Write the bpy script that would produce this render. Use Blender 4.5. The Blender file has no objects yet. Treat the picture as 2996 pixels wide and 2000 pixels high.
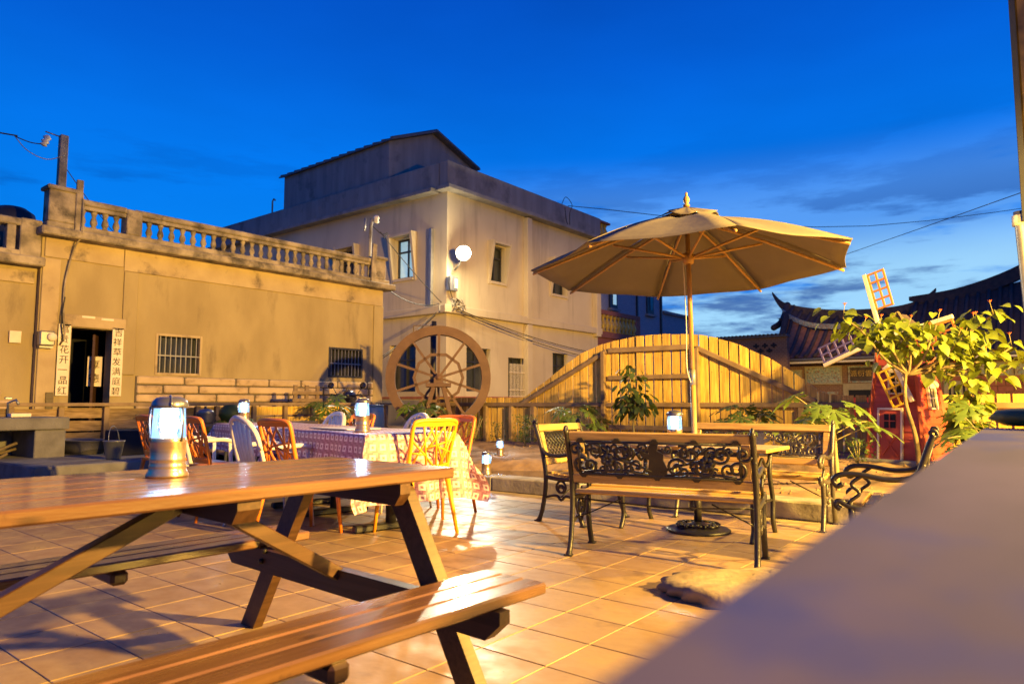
import bpy, bmesh, math, random
from mathutils import Vector, Matrix, Euler
random.seed(7)
R = math.radians
sc = bpy.context.scene
COL = sc.collection

# ------------------------------------------------------------------ camera
YAW, PITCH = 0.674796, 0.0856146
CAM = Vector((0, 0, .97))
FW = Vector((math.cos(YAW)*math.cos(PITCH), math.sin(YAW)*math.cos(PITCH), math.sin(PITCH)))
RT = Vector((math.sin(YAW), -math.cos(YAW), 0))
UP = RT.cross(FW)
cd = bpy.data.cameras.new('camera'); cam = bpy.data.objects.new('camera', cd); COL.objects.link(cam)
m = Matrix((RT, UP, -FW)).transposed().to_4x4(); m.translation = CAM
cam.matrix_world = m
cd.sensor_width = 36; cd.lens = 24.48; cd.clip_start = .02; cd.clip_end = 2000
cd.dof.use_dof = True; cd.dof.focus_distance = 5.0; cd.dof.aperture_fstop = 4.0
sc.camera = cam

# ------------------------------------------------------------------ world: blue hour sky with cloud bands
w = bpy.data.worlds.new('World'); sc.world = w; w.use_nodes = True
nt = w.node_tree; N = nt.nodes; N.clear(); LK = nt.links.new
def nd(tree, t, **kw):
    n = tree.nodes.new(t)
    for k, v in kw.items(): setattr(n, k, v)
    return n
def ramp(tree, stops, interp='LINEAR'):
    n = tree.nodes.new('ShaderNodeValToRGB'); e = n.color_ramp.elements; n.color_ramp.interpolation = interp
    while len(e) > 1: e.remove(e[-1])
    e[0].position = stops[0][0]; e[0].color = stops[0][1]
    for p, c in stops[1:]:
        k = e.new(p); k.color = c
    return n
def c4(c): return (c[0], c[1], c[2], 1)
def mth(tree, op, a, b=None, clamp=False):
    n = tree.nodes.new('ShaderNodeMath'); n.operation = op; n.use_clamp = clamp
    for i, v in enumerate((a, b)):
        if v is None: continue
        if isinstance(v, (int, float)): n.inputs[i].default_value = v
        else: tree.links.new(v, n.inputs[i])
    return n.outputs[0]
tc = nd(nt, 'ShaderNodeTexCoord'); sp = nd(nt, 'ShaderNodeSeparateXYZ'); LK(tc.outputs['Generated'], sp.inputs[0])
zz = sp.outputs['Z']
base = ramp(nt, [(0, c4((.004, .085, .42))), (.07, c4((.004, .16, .62))), (.19, c4((.002, .22, .86))), (.31, c4((.001, .172, .78))), (.44, c4((.001, .108, .63))), (.56, c4((.001, .066, .49))), (1, c4((.001, .02, .22)))])
LK(zz, base.inputs[0])
# slow drift of tone
mp0 = nd(nt, 'ShaderNodeMapping'); mp0.inputs['Scale'].default_value = (1.3, 1.3, 4); LK(tc.outputs['Generated'], mp0.inputs[0])
n0 = nd(nt, 'ShaderNodeTexNoise'); n0.inputs['Scale'].default_value = 2.2; n0.inputs['Detail'].default_value = 4; LK(mp0.outputs[0], n0.inputs[0])
# cloud noise, flattened
mp = nd(nt, 'ShaderNodeMapping'); mp.inputs['Scale'].default_value = (1, 1, 5.5); mp.inputs['Location'].default_value = (3.1, 1.7, .35); LK(tc.outputs['Generated'], mp.inputs[0])
n1 = nd(nt, 'ShaderNodeTexNoise'); n1.inputs['Scale'].default_value = 3.4; n1.inputs['Detail'].default_value = 7; n1.inputs['Roughness'].default_value = .58; LK(mp.outputs[0], n1.inputs[0])
mp2 = nd(nt, 'ShaderNodeMapping'); mp2.inputs['Scale'].default_value = (1, 1, 6); mp2.inputs['Location'].default_value = (9.3, 4.4, .8); LK(tc.outputs['Generated'], mp2.inputs[0])
n2 = nd(nt, 'ShaderNodeTexNoise'); n2.inputs['Scale'].default_value = 2.6; n2.inputs['Detail'].default_value = 8; n2.inputs['Roughness'].default_value = .62; LK(mp2.outputs[0], n2.inputs[0])
# where the sun went down: glow direction
GA = YAW - math.atan2(2420-1498, 2037)
gd = nd(nt, 'ShaderNodeVectorMath', operation='DOT_PRODUCT'); LK(tc.outputs['Generated'], gd.inputs[0]); gd.inputs[1].default_value = (math.cos(GA), math.sin(GA), 0)
glow = ramp(nt, [(.78, (0, 0, 0, 1)), (.93, (1, 1, 1, 1))], 'EASE'); LK(gd.outputs['Value'], glow.inputs[0])
band = ramp(nt, [(.02, (.1, .1, .1, 1)), (.085, (1, 1, 1, 1)), (.16, (.9, .9, .9, 1)), (.24, (.25, .25, .25, 1)), (.34, (0, 0, 0, 1))], 'EASE'); LK(zz, band.inputs[0])
lightc = ramp(nt, [(.34, (0, 0, 0, 1)), (.50, (1, 1, 1, 1))], 'EASE'); LK(n1.outputs['Fac'], lightc.inputs[0])
f1 = mth(nt, 'MULTIPLY', mth(nt, 'MULTIPLY', glow.outputs[0], band.outputs[0]), lightc.outputs[0])
mixA = nd(nt, 'ShaderNodeMix', data_type='RGBA'); LK(f1, mixA.inputs[0]); LK(base.outputs[0], mixA.inputs[6]); mixA.inputs[7].default_value = (.36, .68, .95, 1)
darkc = ramp(nt, [(.50, (0, 0, 0, 1)), (.60, (1, 1, 1, 1))], 'EASE'); LK(n2.outputs['Fac'], darkc.inputs[0])
dband = ramp(nt, [(0, (1, 1, 1, 1)), (.10, (.95, .95, .95, 1)), (.22, (.7, .7, .7, 1)), (.30, (.25, .25, .25, 1)), (.38, (.0, .0, .0, 1))], 'EASE'); LK(zz, dband.inputs[0])
f2 = mth(nt, 'MULTIPLY', mth(nt, 'MULTIPLY', darkc.outputs[0], dband.outputs[0]), .85)
mixB = nd(nt, 'ShaderNodeMix', data_type='RGBA'); LK(f2, mixB.inputs[0]); LK(mixA.outputs[2], mixB.inputs[6]); mixB.inputs[7].default_value = (.002, .05, .30, 1)
hz = ramp(nt, [(.05, (1, 1, 1, 1)), (.095, (0, 0, 0, 1))], 'EASE')
zn = mth(nt, 'ADD', zz, mth(nt, 'MULTIPLY', mth(nt, 'SUBTRACT', n1.outputs['Fac'], .5), .11)); LK(zn, hz.inputs[0])
mixC = nd(nt, 'ShaderNodeMix', data_type='RGBA'); LK(mth(nt, 'MULTIPLY', hz.outputs[0], .9), mixC.inputs[0]); LK(mixB.outputs[2], mixC.inputs[6]); mixC.inputs[7].default_value = (.003, .065, .33, 1)
hs = nd(nt, 'ShaderNodeHueSaturation'); LK(mixC.outputs[2], hs.inputs['Color'])
LK(mth(nt, 'ADD', mth(nt, 'MULTIPLY', n0.outputs['Fac'], .36), .82), hs.inputs['Value'])
bg = nd(nt, 'ShaderNodeBackground'); bg.inputs['Strength'].default_value = 1.0; LK(hs.outputs[0], bg.inputs[0])
out = nd(nt, 'ShaderNodeOutputWorld'); LK(bg.outputs[0], out.inputs[0])

# ------------------------------------------------------------------ colour management
vs = sc.view_settings; vs.view_transform = 'Standard'; vs.look = 'None'; vs.exposure = .1; vs.gamma = 1
sc.cycles.use_denoising = True
sc.cycles.max_bounces = 8
sc.cycles.sample_clamp_indirect = 6

# ------------------------------------------------------------------ materials
MATS = {}
def mat(name, col, col2=None, rough=.6, metal=0, scale=6, stretch=(1, 1, 1), detail=5, bump=0, bscale=40, rnd=0, spec=.5, lo=.35, hi=.65,
        dirt_or_sheen=None, dstretch=(1, 1, 1), patch_scale=1.5, patch_lo=.55, patch_hi=.7, coat=0, emit=None, estr=0, rrough=0, shift=True, grain=None, world=False, knots=False):
    mt = bpy.data.materials.new(name); mt.use_nodes = True; t = mt.node_tree; t.nodes.clear(); L = t.links.new
    o = nd(t, 'ShaderNodeOutputMaterial'); b = nd(t, 'ShaderNodeBsdfPrincipled'); L(b.outputs[0], o.inputs[0])
    tc = nd(t, 'ShaderNodeTexCoord'); oi = nd(t, 'ShaderNodeObjectInfo')
    vec = tc.outputs['Object']
    if world:
        g = nd(t, 'ShaderNodeNewGeometry'); vec = g.outputs['Position']
    elif shift:
        ad = nd(t, 'ShaderNodeVectorMath', operation='ADD'); L(vec, ad.inputs[0])
        ml = nd(t, 'ShaderNodeVectorMath', operation='SCALE'); ml.inputs[0].default_value = (17, 23, 31); L(oi.outputs['Random'], ml.inputs['Scale']); L(ml.outputs[0], ad.inputs[1]); vec = ad.outputs[0]
    mpn = nd(t, 'ShaderNodeMapping'); mpn.inputs['Scale'].default_value = stretch; L(vec, mpn.inputs[0])
    n = nd(t, 'ShaderNodeTexNoise'); n.inputs['Scale'].default_value = scale; n.inputs['Detail'].default_value = detail; L(mpn.outputs[0], n.inputs[0])
    if col2 is None: col2 = tuple(x*.8 for x in col)
    r = ramp(t, [(lo, c4(col)), (hi, c4(col2))]); L(n.outputs['Fac'], r.inputs[0]); cur = r.outputs[0]
    if grain:
        gm = nd(t, 'ShaderNodeMapping'); gm.inputs['Scale'].default_value = grain[0]; L(vec, gm.inputs[0])
        gn = nd(t, 'ShaderNodeTexNoise'); gn.inputs['Scale'].default_value = grain[1]; gn.inputs['Detail'].default_value = 3; gn.inputs['Distortion'].default_value = .6; L(gm.outputs[0], gn.inputs[0])
        gr = ramp(t, [(.42, (0, 0, 0, 1)), (.60, (1, 1, 1, 1))]); L(gn.outputs['Fac'], gr.inputs[0])
        mx = nd(t, 'ShaderNodeMix', data_type='RGBA', blend_type='MULTIPLY'); L(mth(t, 'MULTIPLY', gr.outputs[0], grain[2]), mx.inputs[0]); L(cur, mx.inputs[6]); mx.inputs[7].default_value = (.35, .25, .16, 1); cur = mx.outputs[2]
    if knots:
        km = nd(t, 'ShaderNodeMapping'); km.inputs['Scale'].default_value = (1, 2.6, 2.6); L(vec, km.inputs[0])
        kv = nd(t, 'ShaderNodeTexVoronoi'); kv.inputs['Scale'].default_value = 3.2; L(km.outputs[0], kv.inputs[0])
        kr = ramp(t, [(.05, (1, 1, 1, 1)), (.085, (.55, .55, .55, 1)), (.13, (0, 0, 0, 1))]); L(kv.outputs['Distance'], kr.inputs[0])
        mx = nd(t, 'ShaderNodeMix', data_type='RGBA'); L(mth(t, 'MULTIPLY', kr.outputs[0], .85), mx.inputs[0]); L(cur, mx.inputs[6]); mx.inputs[7].default_value = (.03, .013, .006, 1); cur = mx.outputs[2]
    if dirt_or_sheen:  # noise patches: dirt, and on the ledge a coloured-in sky reflection
        dn = nd(t, 'ShaderNodeTexNoise'); dn.inputs['Scale'].default_value = patch_scale; dn.inputs['Detail'].default_value = 8; dn.inputs['Roughness'].default_value = .65; dmp = nd(t, 'ShaderNodeMapping'); dmp.inputs['Scale'].default_value = dstretch; L(vec, dmp.inputs[0]); L(dmp.outputs[0], dn.inputs[0])
        dr = ramp(t, [(patch_lo, (0, 0, 0, 1)), (patch_hi, (1, 1, 1, 1))]); L(dn.outputs['Fac'], dr.inputs[0])
        mx = nd(t, 'ShaderNodeMix', data_type='RGBA'); L(dr.outputs[0], mx.inputs[0]); L(cur, mx.inputs[6]); mx.inputs[7].default_value = c4(dirt_or_sheen); cur = mx.outputs[2]
    if rnd:
        h = nd(t, 'ShaderNodeHueSaturation'); L(cur, h.inputs['Color'])
        L(mth(t, 'ADD', mth(t, 'MULTIPLY', oi.outputs['Random'], 2*rnd), 1-rnd), h.inputs['Value']); cur = h.outputs[0]
    L(cur, b.inputs['Base Color'])
    b.inputs['Roughness'].default_value = rough; b.inputs['Metallic'].default_value = metal; b.inputs['Specular IOR Level'].default_value = spec
    if rrough:
        rr = ramp(t, [(.3, (max(0, rough-rrough),)*3+(1,)), (.7, (rough+rrough,)*3+(1,))]); L(n.outputs['Fac'], rr.inputs[0]); L(rr.outputs[0], b.inputs['Roughness'])
    if coat: b.inputs['Coat Weight'].default_value = coat; b.inputs['Coat Roughness'].default_value = .12
    if bump:
        bn = nd(t, 'ShaderNodeTexNoise'); bn.inputs['Scale'].default_value = bscale; bn.inputs['Detail'].default_value = 6; L(mpn.outputs[0], bn.inputs[0])
        bp = nd(t, 'ShaderNodeBump'); bp.inputs['Strength'].default_value = bump; bp.inputs['Distance'].default_value = .02; L(bn.outputs['Fac'], bp.inputs['Height']); L(bp.outputs[0], b.inputs['Normal'])
    if emit: b.inputs['Emission Color'].default_value = c4(emit); b.inputs['Emission Strength'].default_value = estr
    MATS[name] = mt
    return mt
def glassmat(name, col=(1, 1, 1), rough=.02, alpha=.25):
    mt = bpy.data.materials.new(name); mt.use_nodes = True; t = mt.node_tree; b = t.nodes['Principled BSDF']
    b.inputs['Base Color'].default_value = c4(col); b.inputs['Roughness'].default_value = rough; b.inputs['Alpha'].default_value = alpha; MATS[name] = mt
    return mt
TILE = mat('tile_mat', (.31, .22, .13), (.235, .155, .085), rough=.43, scale=5, stretch=(1.4, 1, 1), detail=8, rnd=.07, bump=.05, bscale=30, rrough=.16, dirt_or_sheen=(.16, .11, .075), patch_scale=4, patch_lo=.56, patch_hi=.75)
GROUT = mat('grout_mat', (.37, .29, .19), (.2, .15, .1), rough=.8, world=True, scale=3)
CONC = mat('concrete_mat', (.34, .31, .27), (.22, .2, .175), rough=.9, scale=5, bump=.3, bscale=35, dirt_or_sheen=(.12, .105, .09), patch_scale=2.2)
CONCD = mat('grey_concrete_mat', (.17, .165, .16), (.11, .105, .10), rough=.9, scale=5, bump=.3, bscale=50)
SOIL = mat('soil_mat', (.36, .235, .13), (.20, .12, .06), rough=.95, scale=3, bump=.9, bscale=9, dirt_or_sheen=(.12, .08, .04), patch_scale=4, world=True)
GRND = mat('ground_mat', (.12, .10, .08), (.07, .06, .05), rough=.95, scale=1, world=True)
PLAST = mat('plaster_mat', (.40, .31, .15), (.31, .235, .11), rough=.92, scale=1.6, bump=.12, bscale=25, dirt_or_sheen=(.17, .125, .065), patch_scale=1.1, patch_lo=.56, patch_hi=.76, dstretch=(1.7, 1.7, .42), world=True, stretch=(1, 1, .45))
PLASTL = mat('light_plaster_mat', (.50, .385, .21), (.40, .295, .155), rough=.92, scale=2, bump=.12, bscale=25, dirt_or_sheen=(.16, .12, .075), patch_scale=1.7, patch_lo=.55, patch_hi=.68, world=True)
WEATH = mat('weathered_stone_mat', (.42, .345, .24), (.17, .14, .10), rough=.95, scale=4, bump=.5, bscale=30, dirt_or_sheen=(.07, .06, .045), patch_scale=2.5, patch_lo=.52, patch_hi=.68, world=True)
STONE = mat('stone_block_mat', (.56, .42, .25), (.42, .3, .17), rough=.95, scale=3, bump=.5, bscale=18, rnd=.08, dirt_or_sheen=(.2, .14, .08), patch_scale=3)
MORT = mat('mortar_mat', (.14, .115, .08), rough=.95, bump=.5)
BLD = mat('cream_paint_mat', (.60, .50, .33), (.53, .43, .28), rough=.85, scale=.8, world=True, dirt_or_sheen=(.36, .29, .2), patch_scale=.9, patch_lo=.52, patch_hi=.78, dstretch=(2.2, 2.2, .28), bump=.05, bscale=20)
BLDG = mat('grey_parapet_mat', (.30, .275, .25), (.22, .20, .185), rough=.92, scale=1.5, world=True, stretch=(2, 2, .3), dirt_or_sheen=(.15, .135, .125), patch_scale=1.2)
ROOFM = mat('metal_roof_mat', (.12, .12, .13), rough=.6)
DARKW = mat('dark_frame_mat', (.035, .035, .038), rough=.5)
INT = mat('dark_interior_mat', (.012, .013, .02), rough=.9)
GLASSW = mat('window_glass_mat', (.05, .055, .06), rough=.08, spec=.6)
LITW = mat('lit_window_mat', (.5, .62, .66), rough=.3, emit=(.45, .72, .80), estr=.55)
IRON = mat('cast_iron_mat', (.022, .021, .022), (.035, .032, .03), rough=.42, metal=.35, spec=.6, bump=.15, bscale=60)
IRONS = mat('silvered_iron_mat', (.14, .125, .105), (.06, .055, .05), rough=.4, metal=.6, bump=.15, bscale=60)
WOODS = dict(stretch=(1, 9, 9), scale=3)
PIC = mat('varnished_wood_mat', (.165, .086, .042), (.11, .052, .023), rough=.3, rnd=.16, coat=.45, dirt_or_sheen=(.045, .02, .01), patch_scale=7, patch_lo=.64, patch_hi=.71, grain=((.6, 14, 14), 4, .32), rrough=.1, bump=.05, bscale=25, knots=True, **WOODS)
PICD = mat('brown_stain_wood_mat', (.088, .042, .02), (.06, .028, .013), rough=.42, rnd=.1, grain=((.6, 14, 14), 4, .5), **WOODS)
SLAT = mat('teak_slat_mat', (.52, .345, .105), (.43, .27, .075), rough=.42, rnd=.08, grain=((.7, 16, 16), 5, .35), **WOODS)
FEN = mat('fence_board_mat', (.74, .50, .10), (.60, .385, .07), rough=.75, rnd=.16, grain=((10, 10, .7), 4, .45), stretch=(8, 8, 1), scale=3, bump=.1, bscale=15)
FENR = mat('fence_rail_mat', (.26, .18, .10), (.18, .12, .065), rough=.8, rnd=.1)
WHEELM = mat('wheel_wood_mat', (.125, .066, .042), (.095, .047, .03), rough=.7, rnd=.06)
ORG = mat('orange_plastic_mat', (.78, .225, .02), (.72, .2, .018), rough=.38, spec=.5)
YEL = mat('amber_plastic_mat', (.85, .36, .015), (.8, .32, .012), rough=.38)
WHT = mat('white_plastic_mat', (.72, .68, .64), (.66, .62, .58), rough=.4)
CANV = mat('canvas_mat', (.155, .132, .11), (.137, .116, .096), rough=.95, scale=3, bump=.35, bscale=7)
UPOLE = mat('umbrella_wood_mat', (.42, .235, .075), (.33, .18, .055), rough=.4, stretch=(9, 9, 1))
BRASS = mat('brushed_gold_mat', (.62, .47, .28), (.55, .4, .22), rough=.28, metal=.85, stretch=(1, 1, 30), scale=8)
CHROME = mat('grey_cap_mat', (.22, .22, .24), rough=.3, metal=.7)
LED = mat('led_mat', (1, 1, 1), rough=.5, emit=(.80, .90, 1.0), estr=26)
LGLASS = bpy.data.materials.new('clear_plastic_mat'); LGLASS.use_nodes = True
_t = LGLASS.node_tree; _t.nodes.clear(); _o = nd(_t, 'ShaderNodeOutputMaterial'); _tr = nd(_t, 'ShaderNodeBsdfTransparent'); _tr.inputs[0].default_value = (.80, .90, 1, 1)
_gl = nd(_t, 'ShaderNodeBsdfGlossy'); _gl.inputs['Roughness'].default_value = .08; _fr = nd(_t, 'ShaderNodeFresnel'); _fr.inputs[0].default_value = 1.4; _mx = nd(_t, 'ShaderNodeMixShader')
_t.links.new(_fr.outputs[0], _mx.inputs[0]); _t.links.new(_tr.outputs[0], _mx.inputs[1]); _t.links.new(_gl.outputs[0], _mx.inputs[2])
_em = nd(_t, 'ShaderNodeEmission'); _em.inputs[0].default_value = (.30, .58, 1, 1); _em.inputs[1].default_value = .45; _ad = nd(_t, 'ShaderNodeAddShader')
_t.links.new(_mx.outputs[0], _ad.inputs[0]); _t.links.new(_em.outputs[0], _ad.inputs[1]); _t.links.new(_ad.outputs[0], _o.inputs[0])
REDW = mat('red_siding_mat', (.44, .075, .04), (.37, .058, .03), rough=.6, rnd=.07)
WTRIM = mat('white_trim_mat', (.72, .66, .55), (.66, .6, .5), rough=.6)
SAILO = mat('orange_lattice_mat', (.62, .21, .04), rough=.6)
SAILP = mat('violet_lattice_mat', (.11, .09, .32), rough=.6)
SAILY = mat('yellow_lattice_mat', (.95, .60, .02), rough=.6)
def leafmat(name, a, b, rnd=.25):
    mt = mat(name, a, b, rough=.5, rnd=rnd, scale=8)
    t = mt.node_tree; bs = [n for n in t.nodes if n.type == 'BSDF_PRINCIPLED'][0]; o = [n for n in t.nodes if n.type == 'OUTPUT_MATERIAL'][0]
    tr = nd(t, 'ShaderNodeBsdfTranslucent'); tr.inputs[0].default_value = (a[0]*1.5, a[1]*1.5, a[2], 1)
    mx = nd(t, 'ShaderNodeMixShader'); mx.inputs[0].default_value = .28
    t.links.new(bs.outputs[0], mx.inputs[1]); t.links.new(tr.outputs[0], mx.inputs[2]); t.links.new(mx.outputs[0], o.inputs[0])
    return mt
LEAFY = leafmat('shrub_leaf_mat', (.17, .21, .022), (.11, .15, .018))
LEAFP = leafmat('papaya_leaf_mat', (.11, .17, .03), (.07, .12, .022), .18)
LEAFD = leafmat('dark_leaf_mat', (.075, .115, .026), (.05, .08, .02))
STEM = mat('stem_mat', (.33, .28, .13), (.24, .2, .09), rough=.8)
BARK = mat('bark_mat', (.22, .165, .09), (.12, .09, .05), rough=.9, bump=.4)
FLOW = mat('flower_mat', (.75, .16, .05), rough=.6)
PAPER = mat('pale_paper_mat', (.82, .70, .52), (.74, .62, .45), rough=.9, dirt_or_sheen=(.4, .3, .2), patch_scale=6, patch_lo=.62, patch_hi=.75)
INK = mat('ink_mat', (.015, .013, .012), rough=.8)
METALG = mat('grey_metal_mat', (.32, .31, .30), (.25, .24, .23), rough=.45, metal=.6)
GALV = mat('galvanized_mat', (.30, .31, .32), (.2, .21, .22), rough=.42, metal=.8)
WIRE = mat('wire_mat', (.02, .02, .022), rough=.7)
RUBB = mat('black_plastic_mat', (.02, .02, .022), rough=.45)
TROOF = mat('temple_roof_mat', (.085, .06, .05), (.05, .037, .034), rough=.85, rnd=.15)
TTILE = mat('temple_tile_mat', (.30, .13, .07), (.2, .085, .05), rough=.8, rnd=.15)
TRED = mat('temple_brick_mat', (.34, .12, .07), (.26, .09, .055), rough=.85, rnd=.12)
TTEAL = mat('painted_tile_mat', (.12, .22, .24), (.42, .40, .30), rough=.6, scale=14, dirt_or_sheen=(.22, .09, .05), patch_scale=12, patch_lo=.52, patch_hi=.6)
TCREAM = mat('cream_stone_mat', (.36, .31, .2), (.28, .24, .15), rough=.8)
GOLD = mat('gold_letter_mat', (.55, .36, .08), rough=.5)
DOORR = mat('red_door_mat', (.38, .03, .025), rough=.6)
ROCKM = mat('boulder_mat', (.34, .265, .17), (.2, .15, .095), rough=.95, scale=6, bump=.45, bscale=14)
LEDGE = mat('sheen_tinted_ledge_mat', (.058, .053, .165), (.04, .039, .13), rough=.9, spec=.08, scale=3.5, stretch=(1, 3, 1), dirt_or_sheen=(.014, .026, .23), patch_scale=3.6, patch_lo=.48, patch_hi=.62, shift=False)  # dark mauve stands in for lamp shade, blue patches for reflected sky
SCOOT = mat('scooter_paint_mat', (.03, .03, .05), rough=.25, coat=.6)
BLUEP = mat('blue_barrel_mat', (.03, .08, .28), rough=.45)
WATER = mat('pond_water_mat', (.05, .045, .03), (.035, .03, .022), rough=.06, spec=.6, bump=.12, bscale=9, world=True)
BRICKW = mat('white_brick_mat', (.33, .33, .35), (.28, .28, .30), rough=.85, scale=2, world=True)

# tablecloth: woven checks with a square motif in each second cell
def clothmat():
    mt = bpy.data.materials.new('checked_cloth_mat'); mt.use_nodes = True; t = mt.node_tree; b = t.nodes['Principled BSDF']; L = t.links.new
    uv = nd(t, 'ShaderNodeUVMap'); s = nd(t, 'ShaderNodeSeparateXYZ'); L(uv.outputs[0], s.inputs[0])
    def fr(x, off=0.0): return mth(t, 'FRACT', mth(t, 'ADD', x, off))
    u, v = s.outputs[0], s.outputs[1]
    fu, fv = fr(u), fr(v)
    def ab(x): return mth(t, 'ABSOLUTE', mth(t, 'SUBTRACT', x, .5))
    d = mth(t, 'MAXIMUM', ab(fu), ab(fv))
    ringA = mth(t, 'MULTIPLY', mth(t, 'LESS_THAN', d, .30), mth(t, 'GREATER_THAN', d, .13))
    fu2, fv2 = fr(u, .5), fr(v, .5)
    d2 = mth(t, 'MAXIMUM', ab(fu2), ab(fv2))
    chk = nd(t, 'ShaderNodeTexChecker'); chk.inputs['Scale'].default_value = 2; L(uv.outputs[0], chk.inputs['Vector']); chk.inputs[1].default_value = (.36, .17, .21, 1); chk.inputs[2].default_value = (.47, .26, .29, 1)
    line = mth(t, 'GREATER_THAN', d2, .465)
    m1 = nd(t, 'ShaderNodeMix', data_type='RGBA'); L(mth(t, 'MULTIPLY', line, .6), m1.inputs[0]); L(chk.outputs[0], m1.inputs[6]); m1.inputs[7].default_value = (.2, .12, .16, 1)
    m2 = nd(t, 'ShaderNodeMix', data_type='RGBA'); L(ringA, m2.inputs[0]); L(m1.outputs[2], m2.inputs[6]); m2.inputs[7].default_value = (.80, .72, .66, 1)
    L(m2.outputs[2], b.inputs['Base Color']); b.inputs['Roughness'].default_value = .45
    return mt
CLOTH = clothmat()
# brick pattern for surfaces whose bricks are too small to tell apart
def brickmat(name, c1, c2, cm, scale, plane='xz'):
    mt = bpy.data.materials.new(name); mt.use_nodes = True; t = mt.node_tree; b = t.nodes['Principled BSDF']; L = t.links.new
    g = nd(t, 'ShaderNodeNewGeometry'); s = nd(t, 'ShaderNodeSeparateXYZ'); L(g.outputs['Position'], s.inputs[0]); cb = nd(t, 'ShaderNodeCombineXYZ')
    L(s.outputs[0 if plane == 'xz' else 1], cb.inputs[0]); L(s.outputs[2], cb.inputs[1])
    k = nd(t, 'ShaderNodeTexBrick'); k.inputs['Scale'].default_value = scale; k.inputs['Color1'].default_value = c4(c1); k.inputs['Color2'].default_value = c4(c2); k.inputs['Mortar'].default_value = c4(cm); k.inputs['Mortar Size'].default_value = .02
    L(cb.outputs[0], k.inputs['Vector']); L(k.outputs[0], b.inputs['Base Color']); b.inputs['Roughness'].default_value = .85
    return mt
SMALLB = brickmat('small_brick_mat', (.20, .10, .06), (.15, .075, .05), (.26, .19, .13), 3.2, 'yz')
WHITEB = brickmat('pale_tile_mat', (.32, .33, .36), (.28, .29, .32), (.2, .2, .22), 2.4)

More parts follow.
